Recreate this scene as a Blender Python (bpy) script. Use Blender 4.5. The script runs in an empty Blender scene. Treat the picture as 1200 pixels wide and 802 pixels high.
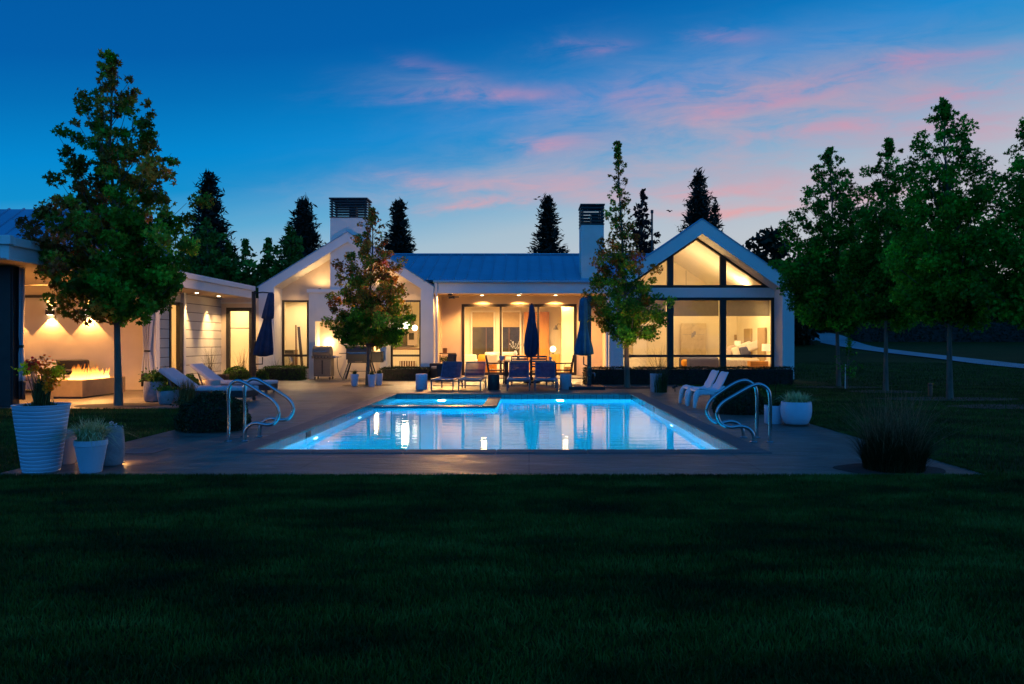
import bpy, bmesh, math, random
import numpy as np
from mathutils import Vector, Matrix, Euler

random.seed(7)
RNG = np.random.default_rng(7)
SC = bpy.context.scene
COL = SC.collection
PI = math.pi
R = math.radians

# ------------------------------------------------------------------ planning helpers
F, CX, CY, EYE = 900.0, 620.0, 401.0, 1.35      # lens in px of a 1200 wide frame, vanishing point, eye height
def wx(px, D): return (px - CX) * D / F
def wz(py, D): return EYE + (CY - py) * D / F
def gd(py): return F * EYE / (py - CY)           # distance of a ground point

# ------------------------------------------------------------------ materials
MATS = {}
def new_mat(name):
    m = bpy.data.materials.new(name); m.use_nodes = True
    nt = m.node_tree; nt.nodes.clear()
    out = nt.nodes.new('ShaderNodeOutputMaterial')
    MATS[name] = m
    return m, nt, out

def ramp(nt, stops, fac=None, interp='LINEAR'):
    n = nt.nodes.new('ShaderNodeValToRGB')
    cr = n.color_ramp; cr.interpolation = interp
    while len(cr.elements) < len(stops): cr.elements.new(0.5)
    for e, (p, c) in zip(cr.elements, stops):
        e.position = p; e.color = (*c, 1) if len(c) == 3 else c
    if fac is not None: nt.links.new(fac, n.inputs[0])
    return n

def noise(nt, scale, detail=4, vec=None, rough=.55, dist=0):
    n = nt.nodes.new('ShaderNodeTexNoise')
    n.inputs['Scale'].default_value = scale; n.inputs['Detail'].default_value = detail
    n.inputs['Roughness'].default_value = rough; n.inputs['Distortion'].default_value = dist
    if vec is not None: nt.links.new(vec, n.inputs['Vector'])
    return n

def coords(nt, kind='Object', scale=(1, 1, 1), rot=(0, 0, 0)):
    tc = nt.nodes.new('ShaderNodeTexCoord'); mp = nt.nodes.new('ShaderNodeMapping')
    mp.inputs['Scale'].default_value = scale; mp.inputs['Rotation'].default_value = rot
    nt.links.new(tc.outputs[kind], mp.inputs['Vector'])
    return mp.outputs[0]

def mul(c, k): return tuple(min(1, x * k) for x in c)

def mat(name, col, rough=.6, var=.15, scale=6, bump=.1, bscale=40, metal=0, spec=.5, sheen=0, stretch=(1, 1, 1), emit=None, estr=0):
    m, nt, out = new_mat(name)
    p = nt.nodes.new('ShaderNodeBsdfPrincipled')
    v = coords(nt, 'Object', stretch)
    n = noise(nt, scale, 5, v)
    r = ramp(nt, [(.3, mul(col, 1 - var)), (.7, mul(col, 1 + var))], n.outputs['Fac'])
    nt.links.new(r.outputs[0], p.inputs['Base Color'])
    rr = nt.nodes.new('ShaderNodeMapRange'); rr.inputs[3].default_value = max(0, rough - .08); rr.inputs[4].default_value = min(1, rough + .08)
    nt.links.new(n.outputs['Fac'], rr.inputs[0]); nt.links.new(rr.outputs[0], p.inputs['Roughness'])
    p.inputs['Metallic'].default_value = metal
    p.inputs['Specular IOR Level'].default_value = spec
    if sheen: p.inputs['Sheen Weight'].default_value = sheen
    if bump:
        n2 = noise(nt, bscale, 4, v)
        b = nt.nodes.new('ShaderNodeBump'); b.inputs['Strength'].default_value = bump; b.inputs['Distance'].default_value = .01
        nt.links.new(n2.outputs['Fac'], b.inputs['Height']); nt.links.new(b.outputs[0], p.inputs['Normal'])
    if emit:
        p.inputs['Emission Color'].default_value = (*emit, 1); p.inputs['Emission Strength'].default_value = estr
    nt.links.new(p.outputs[0], out.inputs[0])
    return m

def glow(name, col, strength):
    m, nt, out = new_mat(name)
    e = nt.nodes.new('ShaderNodeEmission'); e.inputs[0].default_value = (*col, 1); e.inputs[1].default_value = strength
    nt.links.new(e.outputs[0], out.inputs[0])
    return m

def m_leaf(name, stops, rough=.55, trans=.25):
    """leaf colour by each leaf's own hue, a little lighter or darker from leaf to leaf"""
    m, nt, out = new_mat(name)
    a = nt.nodes.new('ShaderNodeAttribute'); a.attribute_name = 'hue'
    t = nt.nodes.new('ShaderNodeAttribute'); t.attribute_name = 'tone'
    r = ramp(nt, stops, a.outputs['Fac'])
    hsv = nt.nodes.new('ShaderNodeHueSaturation'); nt.links.new(r.outputs[0], hsv.inputs['Color']); nt.links.new(t.outputs['Fac'], hsv.inputs['Value'])
    p = nt.nodes.new('ShaderNodeBsdfPrincipled'); p.inputs['Roughness'].default_value = rough
    p.inputs['Specular IOR Level'].default_value = .15
    nt.links.new(hsv.outputs[0], p.inputs['Base Color'])
    tr = nt.nodes.new('ShaderNodeBsdfTranslucent'); nt.links.new(hsv.outputs[0], tr.inputs[0])
    mx = nt.nodes.new('ShaderNodeMixShader'); mx.inputs[0].default_value = trans
    nt.links.new(p.outputs[0], mx.inputs[1]); nt.links.new(tr.outputs[0], mx.inputs[2])
    nt.links.new(mx.outputs[0], out.inputs[0])
    return m

def m_glass(name, tint=(1, 1, 1), refl=1.0):
    m, nt, out = new_mat(name)
    t = nt.nodes.new('ShaderNodeBsdfTransparent'); t.inputs[0].default_value = (*tint, 1)
    g = nt.nodes.new('ShaderNodeBsdfGlossy'); g.inputs['Roughness'].default_value = .01
    f = nt.nodes.new('ShaderNodeFresnel'); f.inputs[0].default_value = 1.45
    mx = nt.nodes.new('ShaderNodeMixShader')
    nt.links.new(f.outputs[0], mx.inputs[0]); nt.links.new(t.outputs[0], mx.inputs[1]); nt.links.new(g.outputs[0], mx.inputs[2])
    nt.links.new(mx.outputs[0], out.inputs[0])
    return m

def m_sheer(name, col, alpha, var=.2):
    """woven mesh or gauze: cloth one can partly see through"""
    m, nt, out = new_mat(name)
    v = coords(nt, 'Object')
    n = noise(nt, 9, 3, v)
    r = ramp(nt, [(.3, mul(col, 1 - var)), (.7, mul(col, 1 + var))], n.outputs['Fac'])
    d = nt.nodes.new('ShaderNodeBsdfDiffuse'); nt.links.new(r.outputs[0], d.inputs[0])
    tl = nt.nodes.new('ShaderNodeBsdfTranslucent'); nt.links.new(r.outputs[0], tl.inputs[0])
    m1 = nt.nodes.new('ShaderNodeMixShader'); m1.inputs[0].default_value = .12
    nt.links.new(d.outputs[0], m1.inputs[1]); nt.links.new(tl.outputs[0], m1.inputs[2])
    t = nt.nodes.new('ShaderNodeBsdfTransparent')
    m2 = nt.nodes.new('ShaderNodeMixShader'); m2.inputs[0].default_value = alpha
    nt.links.new(t.outputs[0], m2.inputs[1]); nt.links.new(m1.outputs[0], m2.inputs[2])
    nt.links.new(m2.outputs[0], out.inputs[0])
    return m

WHITE = mat('white render', (.74, .71, .66), .8, .04, 3, .15, 90)
TRIM = mat('white painted trim', (.76, .74, .72), .55, .03, 2, .05, 30)
CREAM = mat('cream render', (.76, .63, .48), .85, .05, 2.5, .3, 70)
ROOM = mat('room paint', (.84, .76, .58), .85, .03, 2, .05, 50)
SOFFIT = mat('pale timber lining', (.62, .47, .30), .6, .15, 2, .1, 20, stretch=(1, 12, 1))
METALROOF = mat('blue grey roof metal', (.20, .40, .54), .45, .10, 1.2, .05, 8, metal=.2)
DARK = mat('dark bronze metal', (.035, .031, .028), .45, .2, 5, .05, 40, metal=.3)
BLACK = mat('black powder coat', (.015, .016, .018), .5, .2, 6, .05, 60)
STEEL = mat('polished steel', (.42, .45, .47), .16, .06, 7, .02, 60, metal=1)
GRAYSTEEL = mat('brushed steel', (.15, .13, .11), .42, .12, 6, .1, 60, metal=.5, stretch=(1, 1, 8))
GLASS = m_glass('window glass')
NIGHTGLASS = mat('dark night window', (.045, .04, .028), .12, .3, 3, 0)
SHADE = m_sheer('sheer roller shade', (.34, .25, .14), .62, .06)
BLIND = mat('linen blind', (.40, .29, .15), .8, .08, 8, .2, 120)
POTWHITE = mat('white glazed pot', (.55, .62, .74), .45, .05, 4, .08, 30)
POTLILAC = mat('lilac grey pot', (.40, .38, .42), .7, .12, 7, .2, 50)
POTSTONE = mat('rough stone pot', (.30, .28, .29), .85, .22, 9, .5, 40)
SOIL = mat('dark bark mulch', (.035, .026, .02), .95, .4, 12, .8, 60)
NAVY = mat('navy canvas', (.035, .062, .125), .85, .2, 6, .3, 90, spec=.1)
TEALCLOTH = mat('blue canvas', (.035, .15, .24), .85, .2, 6, .3, 90, spec=.1)
SEATBLUE = mat('blue sling cloth', (.02, .20, .36), .9, .15, 6, .2, 90, spec=.05)
SLING = m_sheer('navy mesh sling', (.04, .075, .14), .985)
SLINGOPEN = m_sheer('open navy mesh sling', (.05, .07, .12), .86)
FRAMEBLUE = mat('blue grey frame paint', (.06, .11, .17), .4, .08, 5, .03, 40, metal=.3)
CUSHION = mat('pale cushion cloth', (.55, .55, .60), .9, .06, 5, .25, 60)
PINKWHITE = mat('off white cloth', (.52, .42, .38), .9, .06, 5, .25, 60)
CHARCOAL = mat('charcoal wicker', (.035, .03, .03), .75, .3, 20, .5, 120)
PLASTIC = mat('white moulded plastic', (.70, .74, .80), .35, .03, 3, .02, 20)
WOOD = mat('warm oak', (.55, .25, .05), .5, .25, 3, .1, 25, stretch=(1, 1, .12))
WOODDARK = mat('dark walnut', (.13, .055, .022), .5, .3, 3, .1, 25, stretch=(.15, 1, 1))
ORANGE = mat('marigold wool', (.65, .29, .03), .9, .12, 6, .25, 80)
STONE = mat('sand cast stone', (.34, .22, .10), .8, .18, 4, .35, 35)
BARK = mat('grey brown bark', (.15, .115, .085), .9, .35, 10, .9, 30, stretch=(1, 1, .25))
BARKDARK = mat('dark bark', (.03, .025, .02), .9, .35, 10, .8, 30, stretch=(1, 1, .25))
PAVE_RIM = mat('coping stone', (.11, .10, .10), .7, .2, 4, .3, 30)
ROADM = mat('pale concrete drive', (.26, .28, .30), .85, .12, .6, .2, 10)
FLOORM = mat('room floor boards', (.42, .30, .18), .4, .15, 2, .05, 20, stretch=(8, 1, 1))
LINEN = mat('white linen', (.74, .69, .62), .9, .05, 5, .3, 40)
BLUELINEN = mat('slate blue linen', (.075, .08, .15), .9, .1, 4, .3, 40)
PAPER = mat('lamp shade paper', (.8, .66, .42), .8, .05, 5, .05, 30, emit=(1, .72, .34), estr=.9)
BULB = glow('lit globe', (1, .88, .62), 6)
DOWNL = glow('lit downlight lens', (1, .78, .46), 14)
LENS2 = glow('soft lit lens', (1, .74, .40), 4)
POOLLENS = glow('lit pool lens', (.35, .85, 1), 6)
PENDL = glow('glowing amber shade', (1, .45, .10), 1.6)

# siding: wide boards with thin dark shadow gaps
def m_siding():
    m, nt, out = new_mat('white board siding')
    p = nt.nodes.new('ShaderNodeBsdfPrincipled'); p.inputs['Roughness'].default_value = .65
    v = coords(nt, 'Object'); s = nt.nodes.new('ShaderNodeSeparateXYZ'); nt.links.new(v, s.inputs[0])
    d = nt.nodes.new('ShaderNodeMath'); d.operation = 'DIVIDE'; d.inputs[1].default_value = .29; nt.links.new(s.outputs[2], d.inputs[0])
    fr = nt.nodes.new('ShaderNodeMath'); fr.operation = 'FRACT'; nt.links.new(d.outputs[0], fr.inputs[0])
    r = ramp(nt, [(0, (0, 0, 0)), (.055, (0, 0, 0)), (.075, (1, 1, 1)), (1, (1, 1, 1))], fr.outputs[0])
    n = noise(nt, 3, 4, v)
    c = ramp(nt, [(.3, (.70, .66, .58)), (.7, (.76, .72, .65))], n.outputs['Fac'])
    mx = nt.nodes.new('ShaderNodeMix'); mx.data_type = 'RGBA'; mx.inputs[6].default_value = (.12, .10, .08, 1)
    nt.links.new(r.outputs[0], mx.inputs[0]); nt.links.new(c.outputs[0], mx.inputs[7]); nt.links.new(mx.outputs[2], p.inputs['Base Color'])
    b = nt.nodes.new('ShaderNodeBump'); b.inputs['Strength'].default_value = .7; b.inputs['Distance'].default_value = .02
    nt.links.new(r.outputs[0], b.inputs['Height']); nt.links.new(b.outputs[0], p.inputs['Normal'])
    nt.links.new(p.outputs[0], out.inputs[0]); return m
SIDING = m_siding()

# stamped slate-textured concrete
def m_deck():
    m, nt, out = new_mat('stamped concrete')
    p = nt.nodes.new('ShaderNodeBsdfPrincipled')
    v = coords(nt, 'Object'); vs = coords(nt, 'Object', (1.0, 2.6, 1), (0, 0, R(14)))
    n1 = noise(nt, .7, 6, v, .6); n2 = noise(nt, 2.2, 8, vs, .6, .6); n3 = noise(nt, 30, 3, v)
    c = ramp(nt, [(.25, (.075, .066, .056)), (.5, (.135, .112, .09)), (.75, (.23, .185, .142))], n1.outputs['Fac'])
    c2 = ramp(nt, [(.36, (.55, .56, .60)), (.64, (1.25, 1.2, 1.15))], n2.outputs['Fac'])
    mm = nt.nodes.new('ShaderNodeMix'); mm.data_type = 'RGBA'; mm.blend_type = 'MULTIPLY'; mm.inputs[0].default_value = 1
    nt.links.new(c.outputs[0], mm.inputs[6]); nt.links.new(c2.outputs[0], mm.inputs[7])
    br = nt.nodes.new('ShaderNodeTexBrick'); br.offset = 0; br.inputs['Scale'].default_value = 1
    br.inputs['Brick Width'].default_value = 2.44; br.inputs['Row Height'].default_value = 2.44; br.inputs['Mortar Size'].default_value = .007
    br.inputs['Color1'].default_value = br.inputs['Color2'].default_value = (1, 1, 1, 1); br.inputs['Mortar'].default_value = (.3, .3, .3, 1)
    nt.links.new(coords(nt, 'Object'), br.inputs['Vector'])
    m2 = nt.nodes.new('ShaderNodeMix'); m2.data_type = 'RGBA'; m2.blend_type = 'MULTIPLY'; m2.inputs[0].default_value = 1
    nt.links.new(mm.outputs[2], m2.inputs[6]); nt.links.new(br.outputs[0], m2.inputs[7]); nt.links.new(m2.outputs[2], p.inputs['Base Color'])
    rr = nt.nodes.new('ShaderNodeMapRange'); rr.inputs[1].default_value = .3; rr.inputs[2].default_value = .7; rr.inputs[3].default_value = .31; rr.inputs[4].default_value = .62
    nt.links.new(n2.outputs['Fac'], rr.inputs[0]); nt.links.new(rr.outputs[0], p.inputs['Roughness'])
    ad = nt.nodes.new('ShaderNodeMath'); ad.operation = 'MULTIPLY_ADD'; ad.inputs[1].default_value = .12
    nt.links.new(n3.outputs['Fac'], ad.inputs[0]); nt.links.new(n2.outputs['Fac'], ad.inputs[2])
    b = nt.nodes.new('ShaderNodeBump'); b.inputs['Strength'].default_value = .9; b.inputs['Distance'].default_value = .035
    nt.links.new(ad.outputs[0], b.inputs['Height']); nt.links.new(b.outputs[0], p.inputs['Normal'])
    p.inputs['Specular IOR Level'].default_value = .55
    nt.links.new(p.outputs[0], out.inputs[0]); return m
DECKM = m_deck()

def m_ground():
    m, nt, out = new_mat('turf soil')
    p = nt.nodes.new('ShaderNodeBsdfPrincipled'); p.inputs['Roughness'].default_value = .95; p.inputs['Specular IOR Level'].default_value = .1
    v = coords(nt, 'Object'); vs = coords(nt, 'Object', (.5, 1.2, 1), (0, 0, R(-28)))
    n1 = noise(nt, .35, 5, vs); n2 = noise(nt, 9, 6, v); n3 = noise(nt, 70, 2, v)
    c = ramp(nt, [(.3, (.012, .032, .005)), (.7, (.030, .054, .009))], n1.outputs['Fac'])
    c2 = ramp(nt, [(.3, (.7, .7, .7)), (.7, (1.2, 1.2, 1.1))], n2.outputs['Fac'])
    mm = nt.nodes.new('ShaderNodeMix'); mm.data_type = 'RGBA'; mm.blend_type = 'MULTIPLY'; mm.inputs[0].default_value = 1
    nt.links.new(c.outputs[0], mm.inputs[6]); nt.links.new(c2.outputs[0], mm.inputs[7]); nt.links.new(mm.outputs[2], p.inputs['Base Color'])
    b = nt.nodes.new('ShaderNodeBump'); b.inputs['Strength'].default_value = .9; b.inputs['Distance'].default_value = .03
    nt.links.new(n3.outputs['Fac'], b.inputs['Height']); nt.links.new(b.outputs[0], p.inputs['Normal'])
    nt.links.new(p.outputs[0], out.inputs[0]); return m
GROUNDM = m_ground()

def m_blades():
    m, nt, out = new_mat('lawn blades')
    p = nt.nodes.new('ShaderNodeBsdfPrincipled'); p.inputs['Roughness'].default_value = .7; p.inputs['Specular IOR Level'].default_value = .2
    vs = coords(nt, 'Object', (.45, 1.0, 1), (0, 0, R(-24)))
    n1 = noise(nt, 1.5, 8, vs, .72)
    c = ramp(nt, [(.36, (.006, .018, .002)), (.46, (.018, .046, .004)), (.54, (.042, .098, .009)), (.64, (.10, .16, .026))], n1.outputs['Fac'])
    t = nt.nodes.new('ShaderNodeAttribute'); t.attribute_name = 'tone'
    hsv = nt.nodes.new('ShaderNodeHueSaturation'); nt.links.new(c.outputs[0], hsv.inputs['Color']); nt.links.new(t.outputs['Fac'], hsv.inputs['Value'])
    nt.links.new(hsv.outputs[0], p.inputs['Base Color'])
    nt.links.new(p.outputs[0], out.inputs[0]); return m
BLADES = m_blades()

def m_water():
    m, nt, out = new_mat('pool water')
    g = nt.nodes.new('ShaderNodeBsdfGlass'); g.inputs['IOR'].default_value = 1.333; g.inputs['Roughness'].default_value = 0
    g.inputs['Color'].default_value = (.93, .99, 1, 1)
    n = noise(nt, 1.0, 3, coords(nt, 'Object', (.8, 4.5, 1)), .6)
    b = nt.nodes.new('ShaderNodeBump'); b.inputs['Strength'].default_value = .17; b.inputs['Distance'].default_value = .02
    nt.links.new(n.outputs['Fac'], b.inputs['Height']); nt.links.new(b.outputs[0], g.inputs['Normal'])
    nt.links.new(g.outputs[0], out.inputs[0]); return m
WATERM = m_water()

def m_tile(name, a, b_, size):
    m, nt, out = new_mat(name)
    p = nt.nodes.new('ShaderNodeBsdfPrincipled'); p.inputs['Roughness'].default_value = .2
    v = coords(nt, 'Generated' if False else 'Object')
    br = nt.nodes.new('ShaderNodeTexBrick'); br.offset = 0; br.inputs['Scale'].default_value = 1
    br.inputs['Brick Width'].default_value = size; br.inputs['Row Height'].default_value = size; br.inputs['Mortar Size'].default_value = size * .04
    br.inputs['Color1'].default_value = (*a, 1); br.inputs['Color2'].default_value = (*b_, 1); br.inputs['Mortar'].default_value = (*mul(a, .6), 1)
    mp = nt.nodes.new('ShaderNodeVectorMath'); mp.operation = 'DOT_PRODUCT'
    s = nt.nodes.new('ShaderNodeSeparateXYZ'); nt.links.new(v, s.inputs[0])
    ad = nt.nodes.new('ShaderNodeMath'); ad.operation = 'ADD'; nt.links.new(s.outputs[0], ad.inputs[0]); nt.links.new(s.outputs[1], ad.inputs[1])
    cb = nt.nodes.new('ShaderNodeCombineXYZ'); nt.links.new(ad.outputs[0], cb.inputs[0]); nt.links.new(s.outputs[2], cb.inputs[1])
    nt.links.new(cb.outputs[0], br.inputs['Vector']); nt.links.new(br.outputs[0], p.inputs['Base Color'])
    nt.links.new(p.outputs[0], out.inputs[0]); return m
POOLTILE = m_tile('teal waterline tile', (.015, .25, .30), (.02, .32, .36), .15)
PLASTER = mat('pool plaster', (.09, .62, .84), .8, .06, 2, .1, 20)
CAPTILE = mat('brown ledge tile', (.16, .11, .085), .4, .2, 8, .1, 40)

L_SWEETGUM = m_leaf('sweetgum leaves', [(0, (.045, .25, .014)), (.45, (.14, .29, .020)), (.62, (.34, .21, .022)), (.8, (.44, .20, .025)), (1, (.44, .09, .025))])
L_GREEN = m_leaf('green leaves', [(0, (.03, .19, .014)), (.6, (.075, .33, .018)), (1, (.18, .46, .028))], trans=.35)
L_DARKLEAF = m_leaf('dark leaves', [(0, (.012, .026, .014)), (1, (.03, .045, .02))], trans=.1)
L_CONIFER = m_leaf('conifer needles', [(0, (.008, .014, .011)), (1, (.018, .028, .018))], trans=.05)
L_RED = m_leaf('dark red leaves', [(0, (.03, .012, .012)), (1, (.08, .02, .022))], trans=.15)
L_MID = m_leaf('mid green leaves', [(0, (.045, .13, .018)), (1, (.12, .23, .026))], trans=.2)
L_BOX = m_leaf('boxwood leaves', [(0, (.012, .028, .011)), (1, (.03, .055, .018))], trans=.1)
L_HEDGE = m_leaf('hedge leaves', [(0, (.035, .09, .012)), (1, (.10, .18, .022))], trans=.2)
L_GRASSY = m_leaf('striped sedge', [(0, (.36, .34, .09)), (1, (.85, .74, .40))], trans=.2)
L_GREENBLADE = m_leaf('green blades', [(0, (.03, .055, .02)), (1, (.08, .12, .035))], trans=.2)
L_GOLD = m_leaf('golden grass', [(0, (.16, .09, .025)), (1, (.34, .20, .06))], trans=.2)
L_BROWNGRASS = m_leaf('brown fountain grass', [(0, (.018, .022, .006)), (.6, (.06, .05, .016)), (1, (.42, .20, .10))], trans=.15)
L_REED = m_leaf('dry reed', [(0, (.06, .055, .03)), (1, (.13, .10, .055))], trans=.1)
L_FLOWER = m_leaf('bright flower petals', [(0, (.75, .80, .02)), (.33, (1, .66, .02)), (.6, (1, .34, .02)), (1, (.9, .05, .03))], trans=.55)
L_WHITEFLOWER = m_leaf('white petals', [(0, (.6, .66, .7)), (1, (.75, .78, .8))], trans=.2)

# ------------------------------------------------------------------ object helpers
def tag(o, label=None, cat=None, group=None, kind=None):
    if label: o['label'] = label
    if cat: o['category'] = cat
    if group: o['group'] = group
    if kind: o['kind'] = kind
    return o

def thing(name, label, cat, loc=(0, 0, 0), rz=0, group=None):
    o = bpy.data.objects.new(name, None); COL.objects.link(o)
    o.empty_display_size = .2
    o.location = loc; o.rotation_euler = (0, 0, rz)
    return tag(o, label, cat, group)

class MB:
    def __init__(s): s.v = []; s.f = []
    def poly(s, pts):
        b = len(s.v); s.v += [tuple(p) for p in pts]; s.f.append(tuple(range(b, b + len(pts)))); return s
    def raw(s, v, f):
        b = len(s.v); s.v += [tuple(p) for p in v]; s.f += [tuple(i + b for i in q) for q in f]; return s
    def box(s, x0, x1, y0, y1, z0, z1, M=None):
        v = [(x, y, z) for z in (z0, z1) for y in (y0, y1) for x in (x0, x1)]
        if M is not None: v = [M @ Vector(p) for p in v]
        return s.raw(v, [(0, 2, 3, 1), (4, 5, 7, 6), (0, 1, 5, 4), (2, 6, 7, 3), (0, 4, 6, 2), (1, 3, 7, 5)])
    def bar(s, a, b, w, h, up=(0, 0, 1)):
        a = Vector(a); b = Vector(b); d = (b - a); L = d.length; d.normalize()
        u = Vector(up)
        if abs(d.dot(u)) > .98: u = Vector((0, 1, 0))
        x = d.cross(u).normalized(); z = x.cross(d)
        M = Matrix(((x.x, d.x, z.x, a.x), (x.y, d.y, z.y, a.y), (x.z, d.z, z.z, a.z), (0, 0, 0, 1)))
        return s.box(-w / 2, w / 2, 0, L, -h / 2, h / 2, M)
    def prism_y(s, pts, y0, y1):
        """pts (x,z) anticlockwise seen from the front, pushed from y0 to y1"""
        n = len(pts)
        v = [(x, y0, z) for x, z in pts] + [(x, y1, z) for x, z in pts]
        f = [tuple(range(n)), tuple(range(2 * n - 1, n - 1, -1))] + [(i, i + n, (i + 1) % n + n, (i + 1) % n) for i in range(n)]
        return s.raw(v, f)
    def prism_x(s, pts, x0, x1):
        n = len(pts)
        v = [(x0, y, z) for y, z in pts] + [(x1, y, z) for y, z in pts]
        f = [tuple(range(n)), tuple(range(2 * n - 1, n - 1, -1))] + [(i, i + n, (i + 1) % n + n, (i + 1) % n) for i in range(n)]
        return s.raw(v, f)
    def tube(s, path, r, n=10, cap=True):
        P = [Vector(p) for p in path]; k = len(P)
        rr = r if hasattr(r, '__len__') else [r] * k
        prev = None; rings = []
        for i in range(k):
            t = (P[min(i + 1, k - 1)] - P[max(i - 1, 0)])
            t = t.normalized() if t.length > 1e-9 else Vector((0, 0, 1))
            if prev is None:
                u = Vector((1, 0, 0)) if abs(t.x) < .9 else Vector((0, 1, 0))
                u = (u - t * u.dot(t)).normalized()
            else:
                u = (prev - t * prev.dot(t)).normalized()
            prev = u; w = t.cross(u)
            rings.append([P[i] + (u * math.cos(2 * PI * j / n) + w * math.sin(2 * PI * j / n)) * rr[i] for j in range(n)])
        b = len(s.v)
        for q in rings: s.v += [tuple(p) for p in q]
        for i in range(k - 1):
            for j in range(n):
                s.f.append((b + i * n + j, b + i * n + (j + 1) % n, b + (i + 1) * n + (j + 1) % n, b + (i + 1) * n + j))
        if cap:
            s.f.append(tuple(b + j for j in range(n - 1, -1, -1))); s.f.append(tuple(b + (k - 1) * n + j for j in range(n)))
        return s
    def lathe(s, prof, n=32, c=(0, 0), mod=None, close=True):
        """prof (r,z) from the bottom up; mod(angle, r, z) -> r"""
        b = len(s.v); k = len(prof)
        for r, z in prof:
            for j in range(n):
                a = 2 * PI * j / n; q = mod(a, r, z) if mod else r
                s.v.append((c[0] + q * math.cos(a), c[1] + q * math.sin(a), z))
        for i in range(k - 1):
            for j in range(n):
                s.f.append((b + i * n + j, b + i * n + (j + 1) % n, b + (i + 1) * n + (j + 1) % n, b + (i + 1) * n + j))
        if close:
            s.f.append(tuple(b + j for j in range(n - 1, -1, -1))); s.f.append(tuple(b + (k - 1) * n + j for j in range(n)))
        return s
    def build(s, name, m, parent=None, smooth=False, bevel=0, seg=2, sub=0, angle=40, loc=None):
        me = bpy.data.meshes.new(name); me.from_pydata(s.v, [], s.f); me.validate(); me.update()
        bm = bmesh.new(); bm.from_mesh(me); bmesh.ops.recalc_face_normals(bm, faces=bm.faces); bm.to_mesh(me); bm.free()
        me.materials.append(m)
        o = bpy.data.objects.new(name, me); COL.objects.link(o)
        if parent: o.parent = parent
        if loc: o.location = loc
        if smooth:
            me.polygons.foreach_set('use_smooth', [True] * len(me.polygons))
            try: me.set_sharp_from_angle(angle=R(angle))
            except Exception: pass
        if bevel:
            b = o.modifiers.new('bevel', 'BEVEL'); b.width = bevel; b.segments = seg; b.limit_method = 'ANGLE'; b.angle_limit = R(35)
        if sub:
            q = o.modifiers.new('sub', 'SUBSURF'); q.levels = q.render_levels = sub
        return o

def smooth_path(pts, n=6):
    P = [Vector(p) for p in pts]; out = []
    for i in range(len(P) - 1):
        p0 = P[max(i - 1, 0)]; p1 = P[i]; p2 = P[i + 1]; p3 = P[min(i + 2, len(P) - 1)]
        for k in range(n):
            t = k / n
            out.append(.5 * ((2 * p1) + (p2 - p0) * t + (2 * p0 - 5 * p1 + 4 * p2 - p3) * t * t + (3 * p1 - p0 - 3 * p2 + p3) * t ** 3))
    out.append(P[-1]); return out

def children_of(o): return [c for c in bpy.data.objects if c.parent is o]
def copy_tree(o, parent=None):
    c = o.copy(); COL.objects.link(c)
    if parent: c.parent = parent
    for ch in children_of(o): copy_tree(ch, c)
    return c

# ------------------------------------------------------------------ foliage
def shape_pts(kind):
    if kind == 'star':
        v = []
        for i in range(10):
            a = PI / 2 + 2 * PI * i / 10
            r = (.5, .19)[i % 2] * (1 if i not in (4, 6) else .8)
            v.append((r * math.cos(a), r * math.sin(a), .06 * (i % 2)))
        return np.array(v)
    if kind == 'oval':
        return np.array([(0, -.5, 0), (.24, -.12, .05), (.17, .25, .03), (0, .5, -.05), (-.17, .25, .03), (-.24, -.12, .05)])
    if kind == 'small':
        return np.array([(0, -.5, 0), (.28, 0, .06), (0, .5, 0), (-.28, 0, .06)])
    if kind == 'needle':
        return np.array([(0, -.5, 0), (.13, -.1, 0), (0, .5, -.05), (-.13, -.1, 0)])

def leaves(name, pts, size, hue, m, parent, kind='star', up=.0, axis=None, rng=RNG, tone=(.55, 1.45)):
    """one mesh of N small leaves, each turned its own way"""
    N = len(pts); base = shape_pts(kind); k = len(base)
    n = rng.normal(size=(N, 3)); n[:, 2] = n[:, 2] * (1 - up * .5) + up * 1.2
    n /= np.linalg.norm(n, axis=1)[:, None] + 1e-9
    if axis is None: t = rng.normal(size=(N, 3))
    else: t = axis + rng.normal(size=(N, 3)) * .25
    t -= n * (t * n).sum(1)[:, None]; t /= np.linalg.norm(t, axis=1)[:, None] + 1e-9
    b = np.cross(n, t)
    s = (size * rng.uniform(.65, 1.3, N))[:, None, None]
    V = (b[:, None, :] * base[None, :, 0:1] + t[:, None, :] * base[None, :, 1:2] + n[:, None, :] * base[None, :, 2:3]) * s + np.asarray(pts)[:, None, :]
    return poly_mesh(name, V, hue, m, parent, rng, tone)

def poly_mesh(name, V, hue, m, parent, rng=RNG, tone=(.55, 1.45)):
    N, k, _ = V.shape
    me = bpy.data.meshes.new(name)
    me.vertices.add(N * k); me.vertices.foreach_set('co', V.reshape(-1).astype(np.float32))
    me.loops.add(N * k); me.loops.foreach_set('vertex_index', np.arange(N * k, dtype=np.int32))
    me.polygons.add(N); me.polygons.foreach_set('loop_start', np.arange(0, N * k, k, dtype=np.int32))
    try: me.polygons.foreach_set('loop_total', np.full(N, k, dtype=np.int32))
    except Exception: pass
    me.update(calc_edges=True)
    if hue is not None:
        a = me.attributes.new('hue', 'FLOAT', 'FACE'); a.data.foreach_set('value', np.clip(np.broadcast_to(hue, (N,)), 0, 1).astype(np.float32))
    a = me.attributes.new('tone', 'FLOAT', 'FACE'); a.data.foreach_set('value', (tone if isinstance(tone, np.ndarray) else rng.uniform(tone[0], tone[1], N)).astype(np.float32))
    me.materials.append(m)
    o = bpy.data.objects.new(name, me); COL.objects.link(o)
    if parent: o.parent = parent
    return o

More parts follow.
